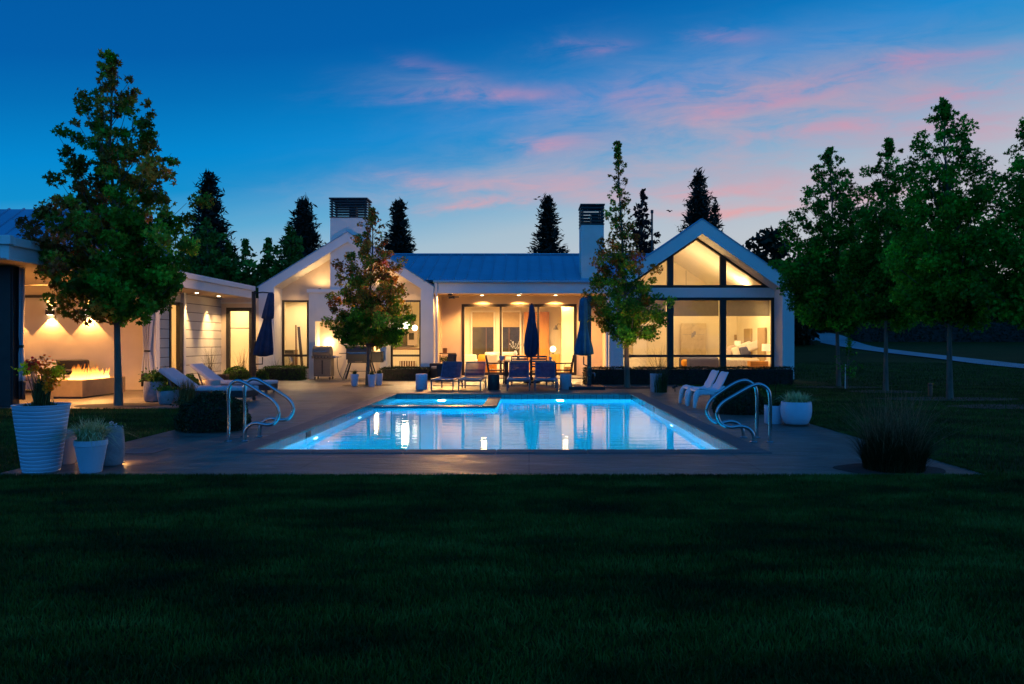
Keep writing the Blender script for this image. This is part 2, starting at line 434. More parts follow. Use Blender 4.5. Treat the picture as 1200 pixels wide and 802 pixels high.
def blades(name, n, h, spread, w, m, parent, root_r=.08, lean=.6, droop=.5, hue=None, seg=4, z0=0, rng=RNG, hvar=.35):
    """tuft of arching blades, each a tapering folded strip of its own"""
    az = rng.uniform(0, 2 * PI, n); rr = root_r * np.sqrt(rng.uniform(0, 1, n)); ra = rng.uniform(0, 2 * PI, n)
    H = h * rng.uniform(1 - hvar, 1, n); ln = np.abs(rng.normal(0, 1, n)) * .5 * lean + .12 * lean
    ln = np.clip(ln, 0, 1.5)
    S = spread * ln
    t = np.linspace(0, 1, seg + 1)
    d = np.stack([np.cos(az), np.sin(az)], 1); sd = np.stack([-np.sin(az), np.cos(az)], 1)
    quads = []; 
    P = np.zeros((n, seg + 1, 3))
    P[:, :, 0] = (rr * np.cos(ra))[:, None] + d[:, 0:1] * S[:, None] * (t ** 1.6)[None]
    P[:, :, 1] = (rr * np.sin(ra))[:, None] + d[:, 1:2] * S[:, None] * (t ** 1.6)[None]
    zz = t[None] - droop * ln[:, None] * (t ** 3)[None]
    P[:, :, 2] = z0 + H[:, None] * zz
    W = w * (1 - .92 * t ** 1.5)
    side = np.zeros((n, 3)); side[:, 0:2] = sd
    L = P - side[:, None, :] * W[None, :, None] * .5; Rr = P + side[:, None, :] * W[None, :, None] * .5
    V = np.stack([L[:, :-1], Rr[:, :-1], Rr[:, 1:], L[:, 1:]], 2).reshape(n * seg, 4, 3)
    hv = np.repeat(rng.uniform(0, 1, n) if hue is None else hue, seg)
    return poly_mesh(name, V, hv, m, parent, rng, (.7, 1.3))

def make_tree(name, label, loc, H, cb, prof, lean, nl, nleaf, lsize, m, trunk_r, seed, kind='star', hue=None, cat='tree', group=None,
              bark=None, asc=.55, clump=.26, off=(0, 0), twin=None):
    """trunk with limbs, crown = leaves in clumps along every limb. prof: (height share of crown, radius) ; hue(p) -> leaf hue centre"""
    rng = np.random.default_rng(seed)
    t = thing(name, label, cat, loc, 0, group)
    K = 9; tp = []
    for i in range(K):
        q = i / (K - 1)
        tp.append((lean[0] * q ** 1.3 + rng.normal(0, .012) * H * .25 * q, lean[1] * q + rng.normal(0, .01) * H * .2 * q, q * H * .96))
    tp[0] = (0, 0, -.05)
    tr = [trunk_r * (1.25 if i == 0 else 1) * (1 - .9 * (i / (K - 1)) ** .8) + .006 for i in range(K)]
    mb = MB(); sp = smooth_path(tp, 3); rr = np.interp(np.linspace(0, 1, len(sp)), np.linspace(0, 1, K), tr)
    mb.tube(sp, list(rr), 9)
    ax = np.array(tp)
    def axis(z): return np.array([np.interp(z, ax[:, 2], ax[:, 0]), np.interp(z, ax[:, 2], ax[:, 1]), z])
    ph = np.array([p[0] for p in prof]); pr = np.array([p[1] for p in prof])
    cents = []; wts = []; rad = []
    u = (np.arange(nl) + rng.uniform(0, 1, nl)) / nl
    for i in range(nl):
        q = u[i] ** 1.02
        r = np.interp(q, ph, pr) * rng.choice([rng.uniform(.5, .8), rng.uniform(.75, .95), rng.uniform(.9, 1.12)])
        a = i * 2.39996 + rng.normal(0, .35)
        ztip = cb + q * (H - cb)
        zb = max(cb * .8, ztip - r * asc * (1 + 2.2 * q) * rng.uniform(.8, 1.3))
        b = axis(zb); tip = axis(min(ztip, H)) ; tip = tip + np.array([math.cos(a) * r + off[0] * r, math.sin(a) * r + off[1] * r, 0])
        mid = (b + tip) / 2 + np.array([0, 0, -.06 * r]) + rng.normal(0, .04 * r + .005, 3)
        path = smooth_path([b, mid, tip], 3)
        r0 = max(.008, trunk_r * .28 * (1 - .7 * q))
        mb.tube(path, list(np.linspace(r0, .004, len(path))), 5, False)
        nc = max(2, int(r / (.21 * clump / .27)))
        for k in range(nc):
            s = 1 - .82 * (k / max(nc, 1)) ** 1.1
            c = b * (1 - s) ** 1 + tip * s if s < .5 else (mid + (tip - mid) * (s - .5) * 2)
            c = c + rng.normal(0, .07 * r + .03, 3)
            cr = clump * rng.uniform(.55, 1.25) * (1 if r > .35 else .6) * (1 - .5 * q ** 1.5)
            cents.append(c); rad.append(cr); wts.append(cr ** 2)
    for k in range(6):
        cents.append(axis(H - .05 - .08 * k)); rad.append(.10); wts.append(.02)
    cents = np.array(cents); rad = np.array(rad); wts = np.array(wts); wts /= wts.sum()
    idx = rng.choice(len(cents), nleaf, p=wts)
    g = rng.normal(size=(nleaf, 3)); g /= np.linalg.norm(g, axis=1)[:, None]; g *= (rng.uniform(0, 1, nleaf) ** .45)[:, None]
    g[:, 2] *= .8
    pts = cents[idx] + g * rad[idx][:, None]
    ct = np.clip(rng.lognormal(-.05, .38, len(cents)), .35, 2.2)
    ch = rng.normal(0, .13, len(cents))
    hv = (np.array([hue(c) for c in cents]) if hue else np.full(len(cents), .35)) + ch
    hl = hv[idx] + rng.normal(0, .10, nleaf)
    mb.build('trunk', bark or BARK, t, smooth=True, angle=80)
    leaves('crown', pts, lsize, hl, m, t, kind, .25, rng=rng, tone=ct[idx] * rng.uniform(.6, 1.4, nleaf))
    return t

def make_conifer(name, label, loc, H, cb, r0, nleaf, seed, m=None, lsize=.5, group='dark conifers behind the house', power=.9):
    rng = np.random.default_rng(seed)
    t = thing(name, label, 'conifer', loc, 0, group)
    mb = MB(); mb.tube([(0, 0, -.1), (0, 0, H * .5), (0, 0, H * .98)], [r0 * .09, r0 * .06, .02], 7)
    pts = []; ax = []
    z = cb; 
    while z < H:
        q = (z - cb) / (H - cb); r = r0 * (1 - q) ** power * rng.uniform(.85, 1.1) + .03
        nb = max(4, int(9 * (1 - q) + 4))
        a0 = rng.uniform(0, 6.28)
        for j in range(nb):
            a = a0 + 2 * PI * j / nb + rng.normal(0, .15); rl = r * rng.uniform(.80, 1.03)
            d = np.array([math.cos(a), math.sin(a), 0]); tilt = rng.uniform(-.28, .12)
            tip = np.array([0, 0, z]) + d * rl + np.array([0, 0, tilt * rl])
            mb.tube([(0, 0, z), tuple(tip)], [.03 * (1 - q) + .01, .006], 4, False)
            n = int(8 + 26 * rl / r0)
            s = rng.uniform(.12, 1.0, n)
            p = np.array([0, 0, z])[None] + (tip - np.array([0, 0, z]))[None] * s[:, None] + rng.normal(0, .045 * r0 + .03, (n, 3)) * np.array([1, 1, .6])
            pts.append(p); ax.append(np.repeat((d + np.array([0, 0, .35]))[None], n, 0))
        z += (H - cb) / 34 * rng.uniform(.75, 1.2)
    n = 40; pts.append(np.stack([rng.normal(0, .06, n), rng.normal(0, .06, n), H + .25 - rng.uniform(0, .9, n) * (H * .10)], 1)); ax.append(np.repeat(np.array([[0, 0, 1.]]), n, 0))
    pts = np.concatenate(pts); ax = np.concatenate(ax)
    k = max(1, int(round(nleaf / len(pts))))
    pts = np.repeat(pts, k, 0) + (rng.normal(0, .035 * r0, (len(pts) * k, 3)) if k > 1 else 0); ax = np.repeat(ax, k, 0)
    mb.build('trunk', BARKDARK, t)
    leaves('crown', pts, lsize, rng.uniform(0, 1, len(pts)), m or L_CONIFER, t, 'needle', .2, ax, rng)
    return t

def make_ball(name, label, loc, rx, h, n, m, seed, cat='shrub', group=None, lsize=.035, flat=1):
    rng = np.random.default_rng(seed)
    t = thing(name, label, cat, loc, 0, group)
    d = rng.normal(size=(n, 3)); d[:, 2] = np.abs(d[:, 2]) * 1.0 - .12
    d /= np.linalg.norm(d, axis=1)[:, None]
    bump = 1 + .05 * np.sin(d[:, 0] * 9 + seed) * np.sin(d[:, 1] * 8) + .03 * np.sin(d[:, 2] * 14)
    r = bump * (1 - .12 * rng.uniform(0, 1, n) ** 2) + rng.exponential(.012, n)
    e = np.stack([d[:, 0] * rx, d[:, 1] * rx * flat, np.sign(d[:, 2]) * np.abs(d[:, 2]) ** .85 * h * .88 + h * .12], 1)
    pts = e * r[:, None]; pts[:, 2] = np.maximum(pts[:, 2], .01)
    leaves('foliage', pts, lsize, rng.uniform(0, 1, n), m, t, 'small', .0, rng=rng)
    mb = MB(); mb.lathe([(rx * .72, 0), (rx * .86, h * .3), (rx * .72, h * .62), (rx * .3, h * .86)], 18, mod=lambda a, r, z: r * (1 + .04 * math.sin(5 * a)))
    o = mb.build('branches', BARKDARK, t, smooth=True); o.scale = (1, flat, 1)
    return t

def make_hedge(name, label, x0, x1, y0, y1, h, n, m, seed, lsize=.045):
    rng = np.random.default_rng(seed)
    t = thing(name, label, 'hedge', ((x0 + x1) / 2, (y0 + y1) / 2, 0))
    a = (x1 - x0) / 2; b = (y1 - y0) / 2
    areas = np.array([2 * a * h, 2 * a * 2 * b, 2 * b * h, 2 * b * h, 2 * a * h * .5]); pick = rng.choice(5, n, p=areas / areas.sum())
    u = rng.uniform(-1, 1, n); v = rng.uniform(-1, 1, n); w = rng.uniform(0, 1, n)
    P = np.zeros((n, 3))
    for k in range(5):
        s = pick == k
        if k == 0: P[s] = np.stack([u[s] * a, np.full(s.sum(), -b), w[s] * h], 1)
        if k == 4: P[s] = np.stack([u[s] * a, np.full(s.sum(), b), w[s] * h], 1)
        if k == 1: P[s] = np.stack([u[s] * a, v[s] * b, np.full(s.sum(), h)], 1)
        if k == 2: P[s] = np.stack([np.full(s.sum(), -a), v[s] * b, w[s] * h], 1)
        if k == 3: P[s] = np.stack([np.full(s.sum(), a), v[s] * b, w[s] * h], 1)
    P += rng.normal(0, .02, P.shape) + (.02 * np.sin(P[:, 0] * 7 + seed) * np.sin(P[:, 0] * 2.3))[:, None]
    P[:, 2] = np.maximum(P[:, 2], .01)
    leaves('foliage', P, lsize, rng.uniform(0, 1, n), m, t, 'small', .0, rng=rng)
    MB().box(-a + .05, a - .05, -b + .05, b - .05, 0, h - .05).build('branches', BARKDARK, t)
    return t
# ================================================================== camera, sky, sun
cam = bpy.data.cameras.new('camera'); cam_o = bpy.data.objects.new('camera', cam); COL.objects.link(cam_o)
cam_o.location = (0, 0, EYE); cam_o.rotation_euler = (R(90), 0, 0)
cam.sensor_width = 36; cam.lens = 36 * F / 1200; cam.shift_x = (600 - CX) / 1200; cam.shift_y = 0
cam.clip_start = .05; cam.clip_end = 3000
SC.camera = cam_o

def build_world():
    w = bpy.data.worlds.new('World'); SC.world = w; w.use_nodes = True
    nt = w.node_tree; nt.nodes.clear(); L = nt.links
    def M(op, a, b=None, c=None, clamp=False):
        n = nt.nodes.new('ShaderNodeMath'); n.operation = op; n.use_clamp = clamp
        for i, q in enumerate((a, b, c)):
            if q is None: continue
            if isinstance(q, (int, float)): n.inputs[i].default_value = q
            else: L.new(q, n.inputs[i])
        return n.outputs[0]
    def mixc(fac, a, b, mode='MIX'):
        n = nt.nodes.new('ShaderNodeMix'); n.data_type = 'RGBA'; n.blend_type = mode
        for s, q in ((0, fac), (6, a), (7, b)):
            if isinstance(q, (int, float)): n.inputs[s].default_value = q
            elif isinstance(q, tuple): n.inputs[s].default_value = (*q, 1)
            else: L.new(q, n.inputs[s])
        return n.outputs[2]
    tc = nt.nodes.new('ShaderNodeTexCoord')
    sp = nt.nodes.new('ShaderNodeSeparateXYZ'); L.new(tc.outputs['Generated'], sp.inputs[0])
    x, y, z = sp.outputs
    # dusk gradient: paler toward the afterglow low in the north-east, deep blue overhead
    v = M('MULTIPLY_ADD', x, -.17, z)
    front = ramp(nt, [(0, (.54, .54, .55)), (.09, (.50, .56, .62)), (.145, (.38, .53, .64)), (.20, (.10, .40, .66)), (.245, (.004, .275, .62)), (.285, (.0, .245, .63)), (.345, (.0, .16, .48)), (.39, (.0, .115, .41)), (.7, (.0, .05, .23))], v)
    back = ramp(nt, [(0, (.04, .30, .78)), (.3, (.028, .29, .84)), (1, (.005, .14, .45))], z)
    bk = nt.nodes.new('ShaderNodeMapRange'); bk.interpolation_type = 'SMOOTHSTEP'
    bk.inputs[1].default_value = .35; bk.inputs[2].default_value = -.35; L.new(y, bk.inputs[0])
    sky = mixc(bk.outputs[0], front.outputs[0], back.outputs[0])
    # clouds on a far bank: streaks with their own place, size, tilt
    yy = M('MAXIMUM', y, .15)
    u = M('DIVIDE', x, yy); h = M('DIVIDE', z, yy)
    cb = nt.nodes.new('ShaderNodeCombineXYZ'); L.new(M('MULTIPLY', u, 3.2), cb.inputs[0]); L.new(M('MULTIPLY_ADD', u, -1.1, M('MULTIPLY', h, 13)), cb.inputs[1])
    nz = noise(nt, 2.5, 9, cb.outputs[0], .66, .5)
    cb2 = nt.nodes.new('ShaderNodeCombineXYZ'); L.new(M('MULTIPLY', u, 5), cb2.inputs[0]); L.new(M('MULTIPLY', h, 11), cb2.inputs[1])
    nz2 = noise(nt, 1.3, 7, cb2.outputs[0], .6, .4)
    nmix = M('MULTIPLY_ADD', nz.outputs['Fac'], .6, M('MULTIPLY', nz2.outputs['Fac'], .4))
    warp = M('MULTIPLY_ADD', nz2.outputs['Fac'], .045, -.022)
    hw = M('ADD', h, warp); uw = M('MULTIPLY_ADD', nz.outputs['Fac'], .12, M('ADD', u, -.06))
    def bank(items):
        tot = None
        for px, py, sx, sy, tilt, amp in items:
            du = M('ADD', uw, -(px - CX) / F); dh = M('ADD', hw, -(CY - py) / F)
            dh = M('MULTIPLY_ADD', du, -tilt, dh)
            a = M('MULTIPLY', du, F / sx); b = M('MULTIPLY', dh, F / sy)
            d = M('MULTIPLY_ADD', a, a, M('MULTIPLY', b, b))
            g = M('MULTIPLY', M('EXPONENT', M('MULTIPLY', d, -1)), amp)
            tot = g if tot is None else M('ADD', tot, g)
        return tot
    lil = bank([(900, 105, 220, 48, .08, .95), (1090, 105, 260, 70, .08, 1.1), (520, 100, 80, 16, -.05, .55), (560, 215, 190, 24, .06, .75), (740, 150, 130, 26, .1, .3), (1000, 190, 320, 65, .03, 1.0), (760, 210, 200, 40, .03, .7), (700, 45, 50, 18, .15, .2)])
    pink = bank([(700, 55, 34, 9, .12, .7), (560, 110, 95, 9, .04, .85), (530, 85, 40, 10, -.3, .45), (860, 42, 45, 8, .02, .5), (900, 118, 90, 12, .2, .9), (1080, 72, 110, 9, .14, .85), (1150, 105, 120, 10, .12, .8), (985, 152, 110, 11, .10, .75), (650, 168, 48, 11, .05, .75), (500, 213, 50, 11, -.03, .7), (580, 237, 60, 6, .1, 1.0), (640, 215, 90, 10, .05, .55), (830, 222, 130, 10, .08, .8), (890, 247, 70, 6, .04, 1.1), (1000, 228, 130, 10, .06, .6), (790, 248, 50, 6, .03, .5), (1180, 150, 100, 25, .05, .5), (780, 110, 130, 18, .08, .5)])
    tex = ramp(nt, [(.40, (.06, .06, .06)), (.50, (.55, .55, .55)), (.60, (1, 1, 1))], nmix).outputs[0]
    texs = nt.nodes.new('ShaderNodeSeparateColor'); L.new(tex, texs.inputs[0]); tv = texs.outputs[0]
    fl = M('MULTIPLY', M('MULTIPLY', lil, M('MULTIPLY_ADD', tv, .65, .35)), .60, clamp=True)
    fp = M('MULTIPLY', M('MULTIPLY', pink, tv), .92, clamp=True)
    lilc = ramp(nt, [(.10, (.56, .47, .53)), (.25, (.42, .39, .52)), (.42, (.17, .26, .52))], z).outputs[0]
    pinkc = ramp(nt, [(.12, (.86, .40, .36)), (.22, (.72, .33, .42)), (.38, (.36, .22, .46))], z).outputs[0]
    fwd = nt.nodes.new('ShaderNodeMapRange'); fwd.inputs[1].default_value = .2; fwd.inputs[2].default_value = .5; L.new(y, fwd.inputs[0])
    sky = mixc(M('MULTIPLY', fl, fwd.outputs[0]), sky, lilc)
    sky = mixc(M('MULTIPLY', fp, fwd.outputs[0]), sky, pinkc)
    ns = nt.nodes.new('ShaderNodeTexSky'); ns.sky_type = 'NISHITA'; ns.sun_disc = False
    ns.sun_elevation = R(-2); ns.sun_rotation = R(35); ns.altitude = 50
    nsb = nt.nodes.new('ShaderNodeBackground'); L.new(ns.outputs[0], nsb.inputs[0]); nsb.inputs[1].default_value = .006
    bg = nt.nodes.new('ShaderNodeBackground'); L.new(sky, bg.inputs[0]); bg.inputs[1].default_value = 1.0
    ad = nt.nodes.new('ShaderNodeAddShader'); L.new(bg.outputs[0], ad.inputs[0]); L.new(nsb.outputs[0], ad.inputs[1])
    out = nt.nodes.new('ShaderNodeOutputWorld'); L.new(ad.outputs[0], out.inputs[0])
build_world()
sd = bpy.data.lights.new('sun', 'SUN'); sd.energy = .03; sd.angle = R(12); sd.color = (1, .72, .6)
so = bpy.data.objects.new('sun', sd); COL.objects.link(so); so.rotation_euler = (R(-86), 0, R(-35)); so.location = (30, 60, 20)

GAIN = {}
def light(kind, name, loc, energy, col, parent=None, rot=(0, 0, 0), **kw):
    d = bpy.data.lights.new(name, kind); d.energy = energy * GAIN.get(name, 1); d.color = col
    for k, q in kw.items(): setattr(d, k, q)
    o = bpy.data.objects.new(name, d); COL.objects.link(o); o.location = loc; o.rotation_euler = rot
    if parent: o.parent = parent
    return o
WARM = (1, .60, .24); WARM2 = (1, .47, .13)
GAIN.update(room_lamp=3.3, downlight_lamp=7.5, wall_lamp=2.7, alcove_lamp=.9, fire_light=1.7, patio_lamp=1.0, mantel_lamp=.45, flood_lamp=1, pool_lamp=4.4, pendant_light=2)

# ================================================================== ground
PX0, PX1, PY0, PY1 = -3.46, 2.65, 9.57, 20.0      # pool
DX0, DX1, DY0 = -5.45, 4.65, 7.74                 # deck
WATER = -.135
def smooth01(a): a = min(1, max(0, a)); return a * a * (3 - 2 * a)
def ground_z(X, D):
    if D < 24: return 0.0
    s = smooth01((X - 8.5) / 6)
    q = min(D, 130) - 24
    return s * .00105 * q * q
def build_ground():
    xs = sorted(set([-400, -200, -120, -80, -60, -45, -35, -28, -22, -18, -15, -12] + [PX0, PX1] + list(np.arange(-10, 30, 2.0)) + list(np.arange(30, 120, 6.0)) + [150, 220, 400]))
    ys = sorted(set([-100, -50, -20, -8, -3, 0, 3, 5, 7, PY0, 12, 15, PY1] + list(np.arange(22, 90, 2.5)) + [90, 100, 115, 130, 170, 250, 400]))
    mb = MB(); nx = len(xs)
    for Y in ys:
        for X in xs: mb.v.append((X, Y, ground_z(X, Y) - .012))
    for j in range(len(ys) - 1):
        for i in range(nx - 1):
            cx = (xs[i] + xs[i + 1]) / 2; cy = (ys[j] + ys[j + 1]) / 2
            if PX0 < cx < PX1 and PY0 < cy < PY1: continue
            mb.f.append((j * nx + i, j * nx + i + 1, (j + 1) * nx + i + 1, (j + 1) * nx + i))
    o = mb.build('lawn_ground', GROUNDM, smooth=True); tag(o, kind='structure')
build_ground()

def build_grass():
    """mown turf: every blade a sliver of its own, thick near the camera and coarser far off"""
    rng = np.random.default_rng(3)
    def ok(X, Y):
        deck = (X > DX0) & (X < DX1) & (Y > DY0 + .02) & (Y < 12.3)
        deck2 = (Y >= 12.3) & (X < DX1) & (X > DX0 - 1.3 * (Y - 12.3) / 3.3)
        deck3 = (Y > 15.55) & (X < DX1)
        right_house = (X > 2.3) & (X < 9.8) & (Y > 24.2)
        return ~(deck | deck2 | deck3 | right_house)
    P = []; S = []
    n = 330000; Y = 2.2 + 5.6 * rng.uniform(0, 1, n) ** .85; X = rng.uniform(-1, 1, n) * (.72 * Y + 1.3) - .02 * Y
    P.append(np.stack([X, Y], 1)); S.append(np.full(n, 1.0))
    n = 60000; Y = rng.uniform(7.7, 15.6, n); X = rng.uniform(-14, DX0 + .02, n); P.append(np.stack([X, Y], 1)); S.append(np.full(n, 1.35))
    n = 90000; Y = rng.uniform(7.3, 24, n); X = DX1 + rng.uniform(0, 1, n) ** 1.3 * 13; P.append(np.stack([X, Y], 1)); S.append(np.full(n, 1.5))
    n = 40000; Y = rng.uniform(24, 40, n); X = 6 + rng.uniform(0, 1, n) * 24; P.append(np.stack([X, Y], 1)); S.append(np.full(n, 2.2))
    n = 12000; X = rng.uniform(DX0, DX1, n); Y = DY0 + rng.normal(-.012, .02, n); P.append(np.stack([X, Y], 1)); S.append(np.full(n, 1.15))
    n = 8000; Y = rng.uniform(DY0, 24, n); X = DX1 + rng.normal(.012, .02, n); P.append(np.stack([X, Y], 1)); S.append(np.full(n, 1.2))
    P = np.concatenate(P); S = np.concatenate(S)
    edge = np.zeros(len(P), bool); edge[-20000:] = True
    k = ok(P[:, 0], P[:, 1]) | edge; P = P[k]; S = S[k]; N = len(P)
    Z = np.array([ground_z(a, b) for a, b in P]) if True else 0
    az = rng.uniform(0, 2 * PI, N); hh = .034 * S * rng.uniform(.6, 1.25, N); w = .0042 * S ** 1.2 * rng.uniform(.7, 1.3, N)
    la = rng.uniform(0, 2 * PI, N); ln = hh * np.abs(rng.normal(0, .55, N))
    base = np.stack([P[:, 0], P[:, 1], Z - .014], 1)
    side = np.stack([np.cos(az), np.sin(az), np.zeros(N)], 1) * w[:, None]
    tip = base + np.stack([np.cos(la) * ln, np.sin(la) * ln, hh + .002], 1)
    V = np.stack([base - side, base + side, tip], 1)
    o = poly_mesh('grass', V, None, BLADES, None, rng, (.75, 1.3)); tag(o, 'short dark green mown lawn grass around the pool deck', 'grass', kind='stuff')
build_grass()

# deck
def build_deck():
    mb = MB()
    def q(*p): mb.poly([(a, b, 0) for a, b in p])
    q((DX0, DY0), (DX1, DY0), (DX1, PY0), (DX0, PY0))
    q((DX0, PY0), (PX0, PY0), (PX0, 12.3), (DX0, 12.3))
    q((PX1, PY0), (DX1, PY0), (DX1, PY1), (PX1, PY1))
    q((DX0, 12.3), (PX0, 12.3), (PX0, 15.6), (DX0 - 1.3, 15.6))
    q((-26, 15.6), (PX0, 15.6), (PX0, PY1), (-26, PY1))
    q((-26, PY1), (DX1, PY1), (DX1, 31), (-26, 31))
    # thickness at the lawn side
    q2 = lambda a, b: mb.poly([(a[0], a[1], 0), (b[0], b[1], 0), (b[0], b[1], -.1), (a[0], a[1], -.1)])
    q2((DX0, DY0), (DX1, DY0)); q2((DX1, DY0), (DX1, 31)); q2((DX0, DY0), (DX0, 12.3))
    o = mb.build('pool_deck', DECKM); tag(o, kind='structure')
    sk = MB().box(-4.98, -4.55, 9.25, 9.75, .001, .008).build('skimmer_lid', PAVE_RIM, bevel=.003)
    tag(sk, 'square pale lid set flush in the deck between the left hand rails and the lawn', 'lid')
build_deck()

def disc(name, x, y, rx, ry, z, m, rng=np.random.default_rng(5)):
    mb = MB(); n = 40
    mb.poly([(x + rx * (1 + .03 * math.sin(5 * a)) * math.cos(a), y + ry * (1 + .03 * math.cos(7 * a)) * math.sin(a), z) for a in [2 * PI * i / n for i in range(n)]])
    o = mb.build(name, m); return tag(o, kind='structure')
disc('soil_bed', 3.82, 8.13, .57, .40, .004, SOIL)
disc('soil_bed', wx(139, 16.3), 16.3, .9, .62, .004, SOIL)
disc('soil_bed', wx(431, 23.9), 23.9, .8, .6, .004, SOIL)
disc('soil_bed', wx(735, 22.6), 22.6, .8, .6, .004, SOIL)
for tx, ty, a in ((983, 23.0, 1.3), (1038, 20.9, 1.0), (1110, 18.2, 1.7), (1190, 16.0, 1.4)):
    disc('soil_bed', wx(tx, ty), ty, a, .6, .004, SOIL)

# driveway that climbs the slope on the right
def build_drive():
    pts = [((1420, 449), 3.0), ((1200, 432), 2.2), ((1110, 423.5), 2.0), ((1010, 412.5), 2.2), ((970, 403), 3.6), ((940, 395), 6), ((880, 390), 7)]
    Ds = [27, 36.5, 44, 54, 62, 68, 74]
    mid = [Vector((wx(p[0][0], D), D, 0)) for p, D in zip(pts, Ds)]; ws = [p[1] for p in pts]
    path = smooth_path(mid, 8); W = np.interp(np.linspace(0, 1, len(path)), np.linspace(0, 1, len(ws)), ws)
    mb = MB(); P = []
    for i, p in enumerate(path):
        t = (path[min(i + 1, len(path) - 1)] - path[max(i - 1, 0)]).normalized(); nrm = Vector((-t.y, t.x, 0))
        for s in (-.5, -.17, .17, .5):
            c = p + nrm * W[i] * s; P.append((c.x, c.y, ground_z(c.x, c.y) + .012 + .03))
    mb.v = P
    for i in range(len(path) - 1):
        for j in range(3): mb.f.append((i * 4 + j, i * 4 + j + 1, i * 4 + 5 + j, i * 4 + 4 + j))
    tag(mb.build('driveway', ROADM, smooth=True), kind='structure')
build_drive()

# ================================================================== pool
def build_pool():
    t = thing('swimming_pool', 'rectangular lit blue swimming pool sunk in the stone deck in front of the house', 'pool', (0, 0, 0))
    B = -1.45
    mb = MB()
    mb.poly([(PX0, PY0, B), (PX1, PY0, B), (PX1, PY1, B + .25), (PX0, PY1, B + .25)])
    for a, b in (((PX0, PY0), (PX0, PY1)), ((PX0, PY1), (PX1, PY1)), ((PX1, PY1), (PX1, PY0)), ((PX1, PY0), (PX0, PY0))):
        mb.poly([(*a, B - .01), (*b, B - .01), (*b, -.26), (*a, -.26)])
    mb.build('pool_shell', PLASTER, t)
    tb = MB()
    for a, b, n in (((PX0, PY0), (PX0, PY1), (1, 0)), ((PX0, PY1), (PX1, PY1), (0, -1)), ((PX1, PY1), (PX1, PY0), (-1, 0)), ((PX1, PY0), (PX0, PY0), (0, 1))):
        x0, x1 = sorted((a[0], b[0])); y0, y1 = sorted((a[1], b[1]))
        if n[0] == 1: tb.box(x0 - .1, x0 + .006, y0, y1, -.26, -.022)
        elif n[0] == -1: tb.box(x0 - .006, x0 + .1, y0, y1, -.26, -.022)
        elif n[1] == 1: tb.box(x0 + .006, x1 - .006, y0 - .1, y0 + .006, -.26, -.022)
        else: tb.box(x0 + .006, x1 - .006, y0 - .006, y0 + .1, -.26, -.022)
    tb.build('tile_band', POOLTILE, t)
    cp = MB(); g = .004
    n = 6; L = (PX1 - PX0 + .6) / n
    for i in range(n):
        x = PX0 - .3 + i * L
        for y0 in (PY0 - .28, PY1 - .02): cp.box(x + g, x + L - g, y0, y0 + .30, -.02, .012)
    n = 11; L = (PY1 - PY0 - .04) / n
    for i in range(n):
        y = PY0 + .02 + i * L
        for x0 in (PX0 - .28, PX1 - .02): cp.box(x0, x0 + .30, y + g, y + L - g, -.02, .012)
    cp.build('coping', PAVE_RIM, t, bevel=.012, seg=3)
    # raised spa in the far left corner
    sx, sy = -1.02, 17.4
    sp = MB(); sp.box(PX0, sx, sy - .26, sy, B, -.110); sp.box(sx - .0, sx + .26, sy - .26, PY1, B, -.110)
    sp.box(PX0 + .003, sx, sy, PY1, -1.0, -.9)
    sp.build('spa_wall', PLASTER, t)
    cap = MB(); cap.box(PX0 + .01, sx - .03, sy - .28, sy + .02, -.109, -.083)
    cap.build('spa_ledge', POOLTILE, t, bevel=.006)
    cap = MB(); cap.box(sx - .026, sx + .30, sy - .28, PY1 - .03, -.109, -.077)
    cap.build('ledge_cap', CAPTILE, t, bevel=.006)
    MB().box(PX0 + .004, PX0 + .012, 11.9, 12.15, -.19, -.05).build('skimmer_mouth', BLACK, t)
    for (x, y, z, nrm) in ((.80, PY1 - .012, -.42, 0), (-2.25, PY1 - .012, -.42, 0), (PX0 + .012, 12.4, -.62, -90), (PX0 + .012, 15.6, -.62, -90), (PX1 - .012, 14.2, -.62, 90)):
        l = MB().lathe([(.0, 0), (.11, 0), (.11, .012), (.085, .02), (0, .022)], 20, close=False).build('pool_light', POOLLENS, t, smooth=True)
        l.location = (x, y, z)
        l.rotation_euler = (R(90), 0, R({0: 0, -90: 90, 90: -90}[nrm]))
    C = (.01, .60, .90)
    def sp_(x, y, z, e, rx, rz, ang=165):
        light('SPOT', 'pool_lamp', (x, y, z), e, C, t, (R(rx), 0, R(rz)), spot_size=R(ang), spot_blend=.6, shadow_soft_size=.08)
    light('POINT', 'pool_lamp', (.80, PY1 - .22, -.40), 330, (.14, .72, 1), t, shadow_soft_size=.09)
    light('POINT', 'pool_lamp', (-2.25, PY1 - .25, -.38), 420, (.25, .80, 1), t, shadow_soft_size=.09)
    sp_(.80, PY1 - .34, -.42, 170, -84, 0)
    sp_(PX0 + .06, 12.4, -.62, 170, 84, -90); sp_(PX0 + .06, 15.6, -.62, 120, 84, -90); sp_(PX1 - .06, 14.2, -.62, 150, 84, 90)
    sp_(-1.6, PY0 + .08, -.7, 260, 88, 0); sp_(1.2, PY0 + .08, -.7, 260, 88, 0)  # near wall spots without fixtures, added out of view to light the pool
    w = MB(); w.poly([(PX0, PY0, WATER), (PX1, PY0, WATER), (PX1, PY1, WATER), (PX0, PY1, WATER)])
    wo = w.build('pool_water', WATERM); tag(wo, kind='structure')
    if wo.data.polygons[0].normal.z < 0: wo.data.flip_normals()
build_pool()

